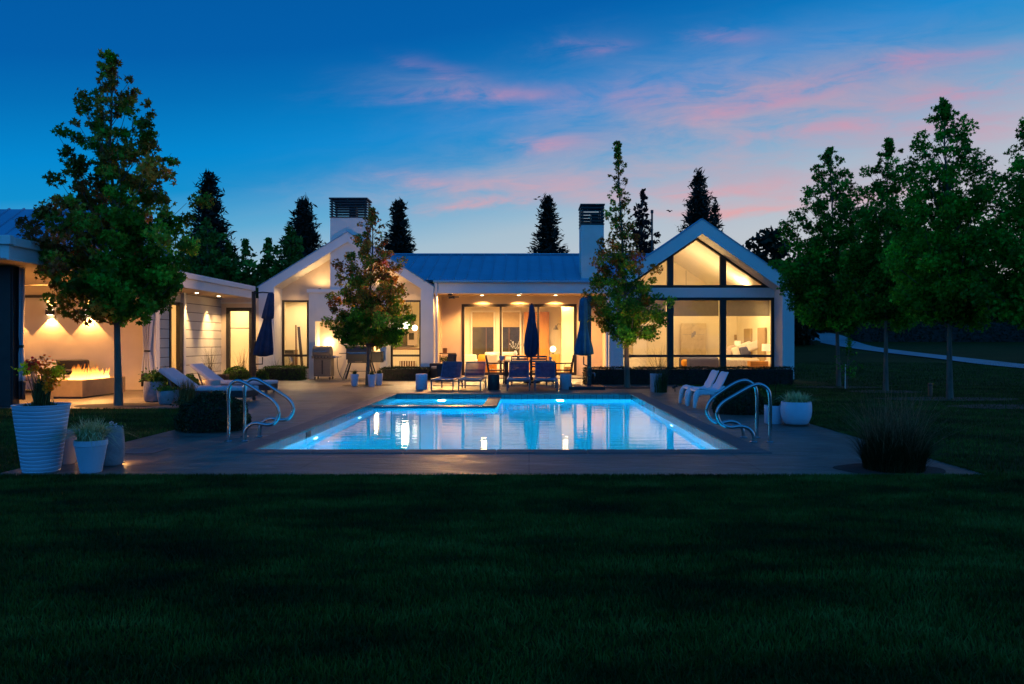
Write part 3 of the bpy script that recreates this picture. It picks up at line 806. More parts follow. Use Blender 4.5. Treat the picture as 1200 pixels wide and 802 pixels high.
def hand_rail(name, label, pts, D, mirror=False):
    t = thing(name, label, 'hand rail', (0, 0, 0), 0, 'steel hand rails at the pool corners')
    P = [(wx(x, D), D, wz(y, D)) for x, y in pts]
    P[0] = (P[0][0], D, 0); P[-1] = (P[-1][0], D, 0)
    ox = P[0][0]; t.location = (ox, D, 0)
    P = [(x - ox, 0, z) for x, _, z in P]
    MB().tube(smooth_path(P, 7), .0245, 14).build('tube', STEEL, t, smooth=True, angle=80)
    for p in (P[0], P[-1]):
        MB().lathe([(.055, .002), (.055, .012), (.035, .02), (.03, .022)], 18, c=(p[0], 0)).build('flange', STEEL, t, smooth=True)
A = [(267.7, 518), (267.7, 490), (267.7, 462), (270.5, 451), (278, 446.6), (289, 450), (306, 460.5), (319, 469), (325.5, 478), (326.5, 487), (322, 495.5), (313, 498), (301, 496.2), (293, 498), (287.5, 505), (286, 518)]
hand_rail('hand_rail', 'nearer steel grab rail on the pool deck beside the round dark boxwood', A, gd(518))
B_ = [(286.5, 512.5), (286.5, 488), (286.5, 458), (289, 448.5), (297, 444.2), (307, 447.5), (323, 457.5), (336, 466), (342.5, 474), (343.5, 481), (339.5, 489.5), (331, 492.5), (320, 491), (311.5, 492.5), (305.5, 499), (303.7, 512.5)]
hand_rail('hand_rail', 'farther steel grab rail behind the one by the round dark boxwood', B_, gd(512.5))
C_ = [(902.5, 519), (902.5, 495), (902.5, 470), (900, 457), (891, 450.8), (880, 453), (862, 463), (848, 471.5), (841.5, 479.5), (840.5, 487), (845, 496.5), (855, 500.8), (867, 499.8), (876.5, 502), (882.5, 509), (883.5, 519)]
hand_rail('hand_rail', 'nearer steel grab rail in front of the white bowl planter', C_, gd(519))
D_ = [(887, 513.5), (887, 492), (887, 466), (884.5, 453), (875, 446.3), (863, 448.5), (847, 458), (835, 467), (829.5, 475), (828.5, 483), (833, 491.5), (843, 496), (855, 494), (864, 496), (870, 502.5), (871.5, 513.5)]
hand_rail('hand_rail', 'farther steel grab rail near the white moulded lounge chairs', D_, gd(513.5))

# ================================================================== house
H = thing('house', 'white house with two lit gables, metal roof and two chimneys behind the pool', 'house', (0, 0, 0))
FD, GD_ = 27.9, 28.85         # portal front, glass line
def gable(cx, zt, x0, x1, ze, thick, depth, first_in):
    sl = (zt - ze) / (cx - x0)
    for s, xe in ((-1, x0), (1, x1)):
        # slab of the slope; its front end is the white rake
        mb = MB(); pts = [(cx, zt), (xe, ze), (xe, ze - thick), (cx, zt - thick)]
        mb.prism_y(pts, FD, FD + depth)
        mb.build('roof_slope', TRIM, H, bevel=.006)
        # standing seam sheet, proud of the slab
        m2 = MB(); o = .012
        m2.prism_y([(cx, zt + .03), (xe + s * .06, ze - sl * .06 + .03), (xe + s * .06, ze - sl * .06 + .004), (cx, zt + .004)], FD - .03, FD + depth + .02)
        y = FD + .2
        while y < FD + depth:
            a = Vector((cx, y, zt + .045)); b = Vector((xe, y, ze + .045)); m2.bar(a, b, .025, .04); y += .45
        m2.build('roof_sheet', METALROOF, H)
def fin(x0, x1, z1a, z1b):
    MB().prism_y([(x0, 0), (x1, 0), (x1, z1b), (x0, z1a)], FD + .004, GD_ + .3).build('gable_fin', TRIM, H, bevel=.008)
LG = (-6.6, 5.35, -9.83, -3.47, 3.36, .36)     # left gable
RG = (6.30, 5.81, 2.91, 9.64, 3.50, .53)       # right gable
gable(*LG, 11, 0); gable(*RG, 11, 0)
def under(G, x): # underside of the slope
    cx, zt, x0, x1, ze, th = G; sl = (zt - ze) / (cx - x0); return zt - th - sl * abs(x - cx)
fin(-9.83, -9.27, under(LG, -9.83) + .02, under(LG, -9.27) + .02); fin(-3.94, -3.47, under(LG, -3.94) + .02, under(LG, -3.47) + .02)
fin(2.91, 3.42, under(RG, 2.91) + .02, under(RG, 3.42) + .02); fin(9.21, 9.64, under(RG, 9.21) + .02, under(RG, 9.64) + .02)

# --- left gable wall at the glass line
w = MB()
zh = 2.92
def gable_top(G, xa, xb, z0, y0, y1, mb):
    cx = G[0]
    mb.prism_y([(xa, z0), (xb, z0), (xb, under(G, xb) + .03), (cx, under(G, cx) + .03), (xa, under(G, xa) + .03)], y0, y1)
gable_top(LG, -9.27, -3.94, zh, GD_, GD_ + .2, w)
w.box(-9.27, -8.27, GD_, GD_ + .2, 0, .36)
w.box(-8.27, -8.02, GD_ + .001, GD_ + .2, 0, zh); w.box(-5.43, -5.19, GD_ + .001, GD_ + .2, 0, zh)
w.box(-8.02, -5.43, GD_ + .002, GD_ + .2, 0, zh); w.box(-5.19, -3.94, GD_, GD_ + .2, 0, .36); w.box(-4.05, -3.94, GD_ + .001, GD_ + .2, .36, zh)
w.build('gable_wall', CREAM, H)
def window(x0, x1, y, z0, z1, rail=None, fw=.07, mull=(), name='window', m=DARK, depth=.1, rails=()):
    f = MB()
    f.box(x0, x1, y, y + depth, z1 - fw, z1); f.box(x0, x1, y, y + depth, z0, z0 + fw)
    f.box(x0, x0 + fw, y, y + depth, z0 + fw, z1 - fw); f.box(x1 - fw, x1, y, y + depth, z0 + fw, z1 - fw)
    for a, b in mull: f.box(a, b, y - .003, y + depth, z0 + fw, z1 - fw)
    for a, b in ([rail] if rail else []): 
        edges = [x0 + fw] + [q for ab in mull for q in ab] + [x1 - fw]
        for i in range(0, len(edges), 2): f.box(edges[i], edges[i + 1], y + .004, y + depth, a, b)
    wn = f.build(name, m, H, bevel=.004)
    edges = [x0 + fw] + [q for ab in mull for q in ab] + [x1 - fw]
    for i in range(0, len(edges), 2):
        MB().poly([(edges[i], y + .06, z0 + fw), (edges[i + 1], y + .06, z0 + fw), (edges[i + 1], y + .06, z1 - fw), (edges[i], y + .06, z1 - fw)]).build('pane', GLASS, wn)
    return wn
window(-9.27, -8.27, GD_ - .03, .36, zh, (.80, .88)); window(-5.19, -4.05, GD_ - .03, .36, zh, (.80, .88))
# --- barbecue breast with its alcove, mantel and chimney
bx0, bx1, ax0, ax1, az = -8.02, -5.19, -7.79, -5.43, 2.10
b = MB(); by = FD + .06
b.box(bx0, ax0, by, GD_, 0, 3.14); b.box(ax1, bx1, by, GD_, 0, 3.14); b.box(ax0, ax1, by + .001, GD_, az, 3.14)
b.build('barbecue_breast', WHITE, H, bevel=.006)
MB().box(ax0, ax1, GD_ - .25, GD_ - .2, 0, az).build('alcove_back', CREAM, H)
MB().box(bx0 - .06, bx1 + .06, by - .06, GD_, 3.143, 3.27).build('mantel', TRIM, H, bevel=.01)
ch = MB().box(-7.25, -5.93, by + .03, by + .83, 3.272, 5.88).build('chimney', WHITE, H, bevel=.008)
def chimney_cap(parent, x0, x1, y0, y1, z0, z1, n):
    m = MB(); th = .04
    for i in range(n):
        za = z0 + (z1 - z0) * i / n; zb = za + (z1 - z0) / n * .46
        m.box(x0, x1, y0, y0 + th, za, zb); m.box(x0, x1, y1 - th, y1, za, zb); m.box(x0, x0 + th, y0 + th, y1 - th, za, zb); m.box(x1 - th, x1, y0 + th, y1 - th, za, zb)
    for px in (x0 + .05, x1 - .1):
        for py in (y0 + .05, y1 - .1): m.box(px, px + .05, py, py + .05, z0, z1)
    m.box((x0 + x1) / 2 - .02, (x0 + x1) / 2 + .24, y0 + .25, y1 - .25, z0, z1 - .25)
    m.box(x0 - .02, x1 + .02, y0 - .02, y1 + .02, z1, z1 + .05)
    m.build('chimney_cap', BLACK, parent)
chimney_cap(H, -7.27, -5.91, by + .01, by + .85, 5.885, 6.56, 7)
# alcove wall lights behind the grills
for lx in (-7.45, -5.66):
    l = MB().box(lx - .05, lx + .05, GD_ - .30, GD_ - .252, 1.22, 1.36).build('alcove_light', DOWNL, H, bevel=.01)
    light('POINT', 'alcove_lamp', (lx, GD_ - .40, 1.32), 30, WARM, H, shadow_soft_size=.06)
# invented uplights on the mantel, added to brighten the gable recess
for lx in (-7.75, -5.45):
    MB().lathe([(.05, 3.272), (.05, 3.33), (.0, 3.335)], 14, c=(lx, 28.45), close=False).build('added_uplight', BLACK, H)
    light('SPOT', 'mantel_lamp', (lx, 28.40, 3.36), 75, WARM, H, (R(172), 0, 0), spot_size=R(165), spot_blend=.6, shadow_soft_size=.05)
for lx, zz in ((-8.75, 3.55), (-4.5, 3.55)):  # downward spots without fixtures, added to warm the gable recess
    light('SPOT', 'mantel_lamp', (lx, 28.4, zz), 80, WARM, H, (R(-14), 0, 0), spot_size=R(130), spot_blend=.7, shadow_soft_size=.04)
    pass
# --- porch
px0, px1, PD = -3.47, 2.91, 30.4
MB().box(px0 + .004, px1 - .004, FD + .05, FD + .30, 3.12, 3.50).build('porch_beam', TRIM, H, bevel=.006)
MB().box(px0 - .01, px1 + .01, FD - .06, FD + .06, 3.502, 3.60).build('gutter', METALROOF, H, bevel=.02)
MB().box(px0 + .004, px1 - .004, FD + .301, PD, 3.17, 3.22).build('porch_ceiling', SOFFIT, H)
pw = MB(); ox0, ox1, oz = -2.67, 1.88, 2.85
pw.box(px0, ox0, PD, PD + .2, 0, 3.17); pw.box(ox1, px1, PD, PD + .2, 0, 3.17); pw.box(ox0, ox1, PD, PD + .2, oz, 3.17); pw.box(px0 - .1, px0 + .02, GD_ + .31, PD, 0, 3.17); pw.box(px1 - .02, px1 + .1, GD_ + .31, PD, 0, 3.17)
pw.build('porch_wall', CREAM, H)
MB().box(px0, px1, FD + .4, PD + .3, .001, .035).build('porch_step', PAVE_RIM, H, bevel=.01)
K = PD / F
window(ox0, ox1, PD - .02, .04, oz, None, .11, ((wx(585.5, PD), wx(588, PD)), (wx(629.5, PD), wx(632, PD))), 'sliding_door', depth=.12)
for lx in (565, 608, 651):
    X = wx(lx, PD - .45)
    d = MB().lathe([(.0, 3.158), (.045, 3.158), (.06, 3.166), (.06, 3.171)], 16, c=(X, PD - .5), close=False).build('downlight', DOWNL, H)
    light('SPOT', 'downlight_lamp', (X, PD - .5, 3.14), 55, WARM2, H, (R(9), 0, 0), spot_size=R(125), spot_blend=.5, shadow_soft_size=.03)
for lx in (-2.9, -.3, 2.3):
    light('SPOT', 'downlight_lamp', (lx, FD + .9, 3.14), 26, WARM2, H, (0, 0, 0), spot_size=R(140), spot_blend=.5, shadow_soft_size=.03)
    MB().lathe([(.0, 3.158), (.045, 3.158), (.06, 3.166), (.06, 3.171)], 16, c=(lx, FD + .9), close=False).build('downlight', DOWNL, H)
# downpipes
for dx in (px0 + .10, px1 - .07):
    MB().tube([(dx, FD + .02, 0), (dx, FD + .02, 3.3), (dx, FD - .02, 3.5)], .04, 12).build('downpipe', TRIM, H, smooth=True)
# flood light under the left end of the porch beam
fl = MB().box(-3.02, -2.86, 28.5, 28.6, 3.08, 3.165)
fl.box(-2.98, -2.76, 28.42, 28.62, 2.96, 3.05, ).build('flood_light', BLACK, H, bevel=.01)
MB().box(-2.74, -2.60, 28.40, 28.5, 2.99, 3.05).build('flood_light', GRAYSTEEL, H, bevel=.01)
for tx, ty, e_ in ((-6.6, 20.5, 2500), (1.0, 21.0, 330)):
    dv = Vector((tx, ty, 0)) - Vector((-2.7, 28.36, 2.98))
    light('SPOT', 'flood_lamp', (-2.7, 28.36, 2.98), e_, WARM2, H, tuple(dv.to_track_quat('-Z', 'Y').to_euler()), spot_size=R(75), spot_blend=.8, shadow_soft_size=.05)
# main roof
ry, rz_ = 32.0, 4.98
def valley(z): return -6.6 + (5.35 - z) / .616, 6.30 - (5.81 - z) / .69
for (y0, z0, y1, z1) in ((FD - .02, 3.60, ry, rz_), (ry, rz_, 36.0, 3.58)):
    mb = MB(); (l0, r0), (l1, r1) = valley(z0 + .05), valley(z1 + .05)
    for dz in (0, -.05): mb.poly([(l0, y0, z0 + dz), (r0, y0, z0 + dz), (r1, y1, z1 + dz), (l1, y1, z1 + dz)])
    x = -6.0
    while x < 5.2:
        lo, hi = 0.0, 1.0       # the share of the slope on which this seam lies between the valleys
        for (e0, e1, s) in ((l0, l1, 1), (r0, r1, -1)):
            if s * (x - e0) < 0:
                q = (x - e0) / (e1 - e0)
                if y0 < ry: lo = max(lo, q)
            if s * (x - e1) < 0:
                q = (x - e0) / (e1 - e0)
                if y0 >= ry: hi = min(hi, q)
        if hi - lo > .05: mb.bar((x, y0 + (y1 - y0) * lo, z0 + (z1 - z0) * lo + .018), (x, y0 + (y1 - y0) * hi, z0 + (z1 - z0) * hi + .018), .03, .045)
        x += .46
    mb.build('roof_sheet', METALROOF, H)
MB().bar((-5.9, ry, rz_ + .03), (5.1, ry, rz_ + .03), .2, .05).build('ridge_cap', METALROOF, H)
ch2 = MB().box(wx(681, 28.2), wx(707.5, 28.2), 28.12, 29.3, 3.4, 5.64).build('chimney', WHITE, H, bevel=.008)
chimney_cap(H, wx(680.5, 28.2), wx(708, 28.2), 28.10, 29.32, 5.645, 6.36, 6)
# --- right gable glazing
y = GD_
f = MB(); cx = RG[0]; L0, L1 = 3.42, 9.21
mulls = ((5.19, 5.43), (7.18, 7.41))
window(L0, L1, y, .06, 3.02, (.78, .87), .10, mulls, 'window_wall', depth=.14)
MB().box(L0, L1, y - .02, y + .2, 3.021, 3.385).build('transom_band', TRIM, H, bevel=.004)
u = lambda x: under(RG, x)
fr = MB(); d1 = y + .14
fr.box(L0 + .1, L1 - .1, y, d1, 3.386, 3.49)
for s in (-1, 1):
    xe = L0 if s < 0 else L1
    fr.prism_y([(cx, u(cx) + .02), (xe, u(xe) + .02), (xe, u(xe) - .10), (cx, u(cx) - .10)], y + .001, d1)
for a, b in mulls:
    fr.prism_y([(a, 3.49), (b, 3.49), (b, u(b) - .09), (a, u(a) - .09)], y + .002, d1)
gw = fr.build('gable_window', DARK, H)
for a, b in ((L0 + .2, 5.19), (7.41, L1 - .2)):
    MB().poly([(a, y + .07, 3.49), (b, y + .07, 3.49), (b, y + .07, max(3.49, u(b) - .09)), (a, y + .07, max(3.492, u(a) - .09))]).build('pane', GLASS, gw)
MB().poly([(5.43, y + .07, 3.49), (7.18, y + .07, 3.49), (7.18, y + .07, u(7.18) - .09), (cx, y + .07, u(cx) - .09), (5.43, y + .07, u(5.43) - .09)]).build('pane', GLASS, gw)
for a, b in ((L0 + .1, 5.19), (5.43, 7.18), (7.41, L1 - .1)):
    MB().box(a + .02, b - .02, y + .17, y + .174, 2.33, 2.93).build('roller_shade', SHADE, H)
# --- rooms
def room(x0, x1, y0, y1, zc, ceil=True, G=None):
    m = MB()
    m.box(x0 - .1, x0, y0, y1, 0, zc if not G else u(x0) + .1); m.box(x1, x1 + .1, y0, y1, 0, zc if not G else u(x1) + .1)
    if G: gable_top(G, x0, x1, 0, y1, y1 + .1, m)
    else: m.box(x0, x1, y1, y1 + .1, 0, zc)
    m.build('room_wall', ROOM, H)
    MB().box(x0, x1, y0, y1, .002, .03).build('room_floor', FLOORM, H)
    if ceil: MB().box(x0 - .1, x1 + .1, y0, y1 + .1, zc, zc + .08).build('room_ceiling', ROOM, H)
room(-10.1, -7.2, GD_ + .21, 31.9, 3.3); room(-7.09, -3.62, GD_ + .21, 34.0, 3.3)
room(px0 + .12, px1 - .12, PD + .21, 36.4, 3.3)
room(3.02, 9.53, GD_ + .31, 35.2, 0, False, RG)
MB().box(-10.25, -10.205, GD_ + .3, 38.5, 0, 3.0).build('side_wall', WHITE, H)
MB().box(9.54, 9.636, GD_ + .301, 38.5, 0, 3.0).build('side_wall', WHITE, H)
MB().box(-9.7, 9.54, 38.4, 38.5, 0, 3.1).build('rear_wall', WHITE, H)
# room lights: spots hidden from view behind each window head
def ceiling_lamp(x, y, z, e, r=.12, rot=(0, 0, 0), col=(1, .64, .25)):
    MB().lathe([(0, z + .04), (.05, z + .04), (.06, z + .10)], 16, c=(x, y), close=False).build('ceiling_light', LENS2, H)
    light('SPOT', 'room_lamp', (x, y, z), e, col, H, rot, spot_size=R(170), spot_blend=.4, shadow_soft_size=r)
ceiling_lamp(-8.6, 29.7, 3.15, 55, col=(1, .68, .34)); ceiling_lamp(-9.3, 30.9, 3.15, 32, col=(1, .68, .34))
ceiling_lamp(-4.5, 29.8, 3.15, 80); ceiling_lamp(-6.2, 30.2, 3.15, 80)
for x in (-2.3, -.3, 1.7): ceiling_lamp(x, 31.3, 3.15, 190)
for x in (-2.0, 1.6): ceiling_lamp(x, 34.0, 3.15, 185)
for x in (4.3, 6.3, 8.3): ceiling_lamp(x, 30.9, 3.20, 76, rot=(R(22), 0, 0)); light('SPOT', 'room_lamp', (x, 30.6, 3.30), 44, (1, .64, .25), H, (R(170), 0, 0), spot_size=R(168), spot_blend=.5, shadow_soft_size=.1)  # unseen fill for the vaulted bedroom, hidden behind the transom band
for px, py in ((860, 332), (880, 325)):
    X, Z = wx(px, 33.5), wz(py, 33.5)
    MB().lathe([(0, -.02), (.07, -.02), (.07, .04)], 12, close=False).build('downlight', DOWNL, H, loc=(X, 33.5, Z))

# ================================================================== left wing and covered patio
P = thing('covered_patio', 'flat roofed white covered patio and walkway with wall lights beside the left gable', 'pavilion', (0, 0, 0))
EX, ED = -10.04, 14.8
MB().box(-24, EX, ED, 27.86, 3.0, 3.16).build('flat_roof', WHITE, P)
fa = MB(); fa.box(-24, EX, ED - .05, ED - .001, 2.96, 3.22); fa.box(EX + .001, EX + .05, ED - .05, 27.88, 2.93, 3.20); fa.build('fascia', TRIM, P, bevel=.004)
fa = MB(); fa.box(-24, EX + .12, ED - .12, ED - .0, 3.221, 3.40); fa.box(EX + .0, EX + .12, ED + .001, 27.87, 3.201, 3.37); fa.build('gutter', TRIM, P, bevel=.012)
MB().box(-24, EX - .0, ED + .01, 27.86, 2.94, 2.998).build('soffit', SOFFIT, P)
MB().box(-24, -10.92, 21.7, 21.9, 0, 2.94).build('patio_wall', CREAM, P)
MB().box(-24, -10.95, 21.64, 21.698, 2.60, 2.68).build('heater_rail', BLACK, P)
sw = MB(); sw.box(-11.25, -11.2, 21.9, 23.9, .05, 2.94); sw.box(-11.25, -11.2, 24.85, 27.95, .05, 2.94); sw.box(-11.25, -11.2, 23.9, 24.85, 2.6, 2.94)
sw.build('board_siding', SIDING, P)
MB().box(-11.2, -11.1, 24.70, 24.86, 0, 2.94).build('corner_trim', TRIM, P)
# tall side window between the boards
f = MB(); f.box(-11.24, -11.16, 23.9, 23.98, .05, 2.6); f.box(-11.24, -11.12, 24.45, 24.69, .05, 2.6); f.box(-11.24, -11.16, 23.98, 24.45, 2.52, 2.6); f.box(-11.24, -11.16, 23.98, 24.45, .05, .15)
wn = f.build('side_window', DARK, P)
MB().poly([(-11.2, 23.98, .15), (-11.2, 24.45, .15), (-11.2, 24.45, 2.52), (-11.2, 23.98, 2.52)]).build('pane', GLASS, wn)
# end wall with the glazed door
dx0, dx1, dz = -11.02, -10.06, 2.60; y = 27.96
e = MB(); e.box(-11.25, dx0, y, y + .15, 0, 2.94); e.box(dx1, -9.84, y, y + .15, 0, 2.94); e.box(dx0, dx1, y, y + .15, dz, 2.94); e.build('end_wall', CREAM, P)
MB().box(-11.2, EX, 27.88, 27.955, 2.74, 2.80).build('head_trim', TRIM, P)
f = MB(); fw = .13
f.box(dx0, dx1, y - .03, y + .08, dz - fw, dz); f.box(dx0, dx1, y - .03, y + .08, .02, .2)
f.box(dx0, dx0 + fw, y - .03, y + .08, .2, dz - fw); f.box(dx1 - fw, dx1, y - .03, y + .08, .2, dz - fw)
f.box(dx0 + fw, dx1 - fw, y + .0, y + .05, 1.84, 1.87)
dr = f.build('glazed_door', DARK, P, bevel=.004)
MB().poly([(dx0 + fw, y + .03, .2), (dx1 - fw, y + .03, .2), (dx1 - fw, y + .03, dz - fw), (dx0 + fw, y + .03, dz - fw)]).build('pane', GLASS, dr)
MB().tube([(dx1 - .07, y - .03, .95), (dx1 - .07, y - .09, .97), (dx1 - .07, y - .09, 1.13), (dx1 - .07, y - .03, 1.15)], .012, 8).build('handle', STEEL, dr, smooth=True)
# rooms behind the door and side window
m = MB(); m.box(-14.5, -10.26, 30.2, 30.3, 0, 2.94); m.box(-14.5, -14.4, 23.2, 30.2, 0, 2.94); m.box(-14.4, -11.26, 23.0, 23.1, 0, 2.94)
m.box(-10.30, -10.26, 28.2, 30.2, 0, 2.94); m.build('room_wall', ROOM, P)
MB().box(-14.4, -10.3, 23.1, 30.2, .003, .03).build('room_floor', FLOORM, P)
MB().box(-14.5, -10.26, 27.97, 30.3, 2.941, 3.0).build('room_ceiling', ROOM, P)
light('POINT', 'room_lamp', (-12.6, 25.5, 2.5), 90, WARM, P, shadow_soft_size=.1)
light('POINT', 'room_lamp', (-11.1, 29.0, 2.7), 34, (1, .72, .40), P, shadow_soft_size=.1)
# posts
for (x0, x1, y0, y1, m_) in ((-11.6, -10.77, 15.95, 16.2, DARK), (-10.62, -10.40, 21.42, 21.64, TRIM)):
    MB().box(x0, x1, y0, y1, 0, 2.938).build('post', m_, P, bevel=.008)
MB().box(-10.765, -10.735, 15.97, 16.18, 0, 2.938).build('post', BLACK, P)
# downlights in the soffit
for (x, y_) in ((-10.62, 19.0), (-10.62, 17.1), (-10.75, 24.85), (-10.75, 26.6)):
    MB().lathe([(0, 2.926), (.04, 2.926), (.055, 2.934), (.055, 2.942)], 16, c=(x, y_), close=False).build('downlight', DOWNL, P)
    if y_ > 22: light('SPOT', 'downlight_lamp', (x - .18, y_ + .1, 2.90), 75, WARM, P, (0, 0, 0), spot_size=R(62), spot_blend=.8, shadow_soft_size=.02)
    else: light('SPOT', 'downlight_lamp', (x, y_, 2.90), 110, WARM2, P, (0, 0, 0), spot_size=R(110), spot_blend=.7, shadow_soft_size=.02)
light('SPOT', 'downlight_lamp', (-10.5, 27.2, 2.9), 30, WARM, P, (R(10), 0, 0), spot_size=R(110), spot_blend=.7, shadow_soft_size=.02)
# up and down wall lights
for sx in (13, 58, 103):
    X = wx(sx, 21.6)
    s = MB().box(X - .085, X + .085, 21.54, 21.69, 2.12, 2.25).build('wall_light', BLACK, P, bevel=.004)
    MB().box(X - .06, X + .06, 21.565, 21.665, 2.252, 2.256).build('lens', DOWNL, s); MB().box(X - .06, X + .06, 21.565, 21.665, 2.114, 2.118).build('lens', DOWNL, s)
    light('SPOT', 'wall_lamp', (X, 21.60, 2.10), 60, WARM2, P, (R(7), 0, 0), spot_size=R(88), spot_blend=.12, shadow_soft_size=.015)
    light('SPOT', 'wall_lamp', (X, 21.60, 2.27), 26, WARM2, P, (R(173), 0, 0), spot_size=R(80), spot_blend=.12, shadow_soft_size=.015)
light('POINT', 'patio_lamp', (-14.5, 18.5, 2.85), 70, WARM2, P, shadow_soft_size=.1)

# left garage wing: only its pitched metal roof shows over the patio
G = thing('garage_wing', 'blue grey standing seam roof of the wing rising over the covered patio', 'building', (0, 0, 0))
mb = MB(); yr, zr, tn = 24.0, 5.50, .654
for s in (-1, 1):
    ye = yr + s * 3.2; ze = zr - 3.2 * tn
    mb.prism_x([(yr, zr), (ye, ze), (ye, ze - .15), (yr, zr - .15)] if s > 0 else [(ye, ze), (yr, zr), (yr, zr - .15), (ye, ze - .15)], -30, -12.0)
    x = -12.1
    while x > -30: mb.bar((x, yr, zr + .02), (x, ye, ze + .02), .03, .045); x -= .46
mb.build('roof_sheet', METALROOF, G)
MB().prism_x([(yr - 3.1, 3.2), (yr + 3.1, 3.2), (yr + 3.1, zr - 3.1 * tn - .16), (yr, zr - .16), (yr - 3.1, zr - 3.1 * tn - .16)], -29.9, -12.2).build('wall', WHITE, G)
# ================================================================== hedges, shrubs
def X2(a, D): return wx(a, D)
make_hedge('hedge', 'long low clipped hedge under the big bedroom windows of the right gable', wx(686, 24.3), 8.42, 24.3, 25.1, .52, 9000, L_BOX, 11)
make_hedge('hedge', 'short bright clipped hedge under the left gable window beside the grills', -9.35, -8.02, 27.0, 27.75, .47, 3200, L_HEDGE, 12)
make_hedge('hedge', 'short dark clipped hedge under the window with the globe pendant', -5.2, -3.52, 26.9, 27.7, .44, 3500, L_BOX, 13)
make_ball('boxwood', 'large round dark boxwood between the left lawn and the left hand rails', (wx(250.5, 11.9), 11.9, 0), .53, .55, 9000, L_BOX, 1)
make_ball('boxwood', 'round dark boxwood behind the right hand rails', (wx(866, 14.6), 14.6, 0), .49, .50, 7000, L_BOX, 2)
make_ball('shrub', 'wide round olive shrub in front of the glazed door', (wx(277, 26.5), 26.5, 0), .46, .50, 3000, L_HEDGE, 3, lsize=.05)
make_ball('shrub', 'small round shrub at the foot of the left umbrella mast', (wx(306, 25.8), 25.8, 0), .25, .42, 1800, L_HEDGE, 4, lsize=.045)
make_ball('shrub', 'dark leafy shrub behind the pots by the curtained post', (wx(194, 20.0), 20.0, 0), .42, .60, 2200, L_DARKLEAF, 5, lsize=.07)
make_ball('shrub', 'small leafy shrub behind the nearer sun lounger back', (wx(222, 21.0), 21.0, 0), .25, .45, 1200, L_MID, 6, lsize=.06)

# ================================================================== pots and planters
def pot(name, label, x, y, prof, m, rim=None, n=40, mod=None, group=None, soil=True):
    t = thing(name, label, 'pot', (x, y, 0), 0, group)
    MB().lathe(prof, n, mod=mod).build('pot_body', m, t, smooth=True, angle=50)
    r, z = max(prof[len(prof) // 2:], key=lambda q: q[1])
    if soil: MB().lathe([(0, z - .05), (r - .015, z - .05)], 24, close=False).build('soil', SOIL, t)
    return t
# tall ridged white pot, front left
D = 8.02; k = D / F; x = wx(48.5, D)
prof = [(.0, 0), (.165, 0), (.174, .012)]
for i in range(17):
    q = i / 17; z0 = .02 + q * .66; r = .176 + .085 * q
    prof += [(r - .005, z0), (r + .001, z0 + .006), (r + .006, z0 + .033), (r + .003, z0 + .0365)]
prof += [(.268, .688), (.268, .70), (.25, .70), (.24, .62)]
tall = pot('plant_pot', 'tall ridged white pot holding red and yellow flowers at the front left deck corner', x, D, prof, POTWHITE, n=64)
for v_ in children_of(tall)[0].data.vertices: v_.co.z += .0035 * math.sin(3 * math.atan2(v_.co.y, v_.co.x) + v_.co.z * 23) if .02 < v_.co.z < .67 else 0
tall['category'] = 'pot'
fl = thing('flowering_plant', 'spiky plant topped with red, orange and yellow flowers in the tall ridged pot', 'plant', (x, D, .64))
blades('foliage', 130, .42, .22, .014, L_GREENBLADE, fl, .07, .7, .2)
blades('low_leaves', 90, .12, .22, .03, L_GREENBLADE, fl, .14, 1.0, .5)
rng = np.random.default_rng(8)
fp = []; fh = []
for (dx, z, h, n, r) in ((-.16, .42, .05, 90, .065), (-.06, .47, .98, 60, .055), (.0, .43, .62, 50, .05), (.06, .40, .55, 60, .05), (.13, .38, .30, 130, .075), (.17, .40, .2, 70, .06), (.07, .31, .55, 110, .07), (.10, .24, .58, 50, .05), (-.02, .50, .75, 30, .05)):
    fp.append(rng.normal(0, 1, (n, 3)) * r * .55 + np.array([dx, rng.uniform(-.1, .1), z])); fh.append(np.full(n, h) + rng.normal(0, .05, n))
for p_, h_ in zip(fp, fh): leaves('flower_head', p_, .045, h_, L_FLOWER, fl, 'oval', .2, rng=rng)
st = MB()
for (dx, z) in ((-.16, .42), (-.06, .47), (0, .43), (.06, .4), (.13, .38), (.1, .25)): st.tube([(dx * .2, 0, 0), (dx * .7, 0, z * .6), (dx, 0, z)], .004, 5)
st.build('stems', L_GREENBLADE, fl)
# cluster beside it
D = 8.55; pot('plant_pot', 'plain lilac grey tapered pot half hidden behind the tall ridged pot', wx(77.5, D), D, [(0, 0), (.085, 0), (.095, .02), (.155, .34), (.155, .36), (.14, .36), (.135, .3)], POTLILAC)
D = 7.98; X = wx(106.5, D); pot('plant_pot', 'short white tapered pot with a mop of striped grass', X, D, [(0, 0), (.098, 0), (.105, .012), (.15, .27), (.152, .275), (.158, .28), (.158, .335), (.145, .335), (.14, .28)], POTWHITE)
s = thing('sedge_plant', 'arching striped sedge spilling from the short white tapered pot', 'plant', (X, D, .3))
blades('foliage', 560, .34, .46, .010, L_GRASSY, s, .12, 1.0, .8, seg=5)
D = 8.42; X = wx(130.5, D); pot('plant_pot', 'rounded grey stone pot with small white flowers beside the short white pot', X, D, [(0, 0), (.10, 0), (.118, .02), (.135, .14), (.128, .30), (.115, .42), (.108, .43), (.10, .42), (.1, .36)], POTSTONE)
s = thing('white_flower_plant', 'trailing white flowers in the rounded grey stone pot', 'plant', (X, D, .40))
rng = np.random.default_rng(9)
leaves('foliage', rng.normal(0, 1, (160, 3)) * np.array([.05, .05, .02]) + np.array([0, 0, .02]), .04, .4, L_MID, s, 'oval', .3, rng=rng)
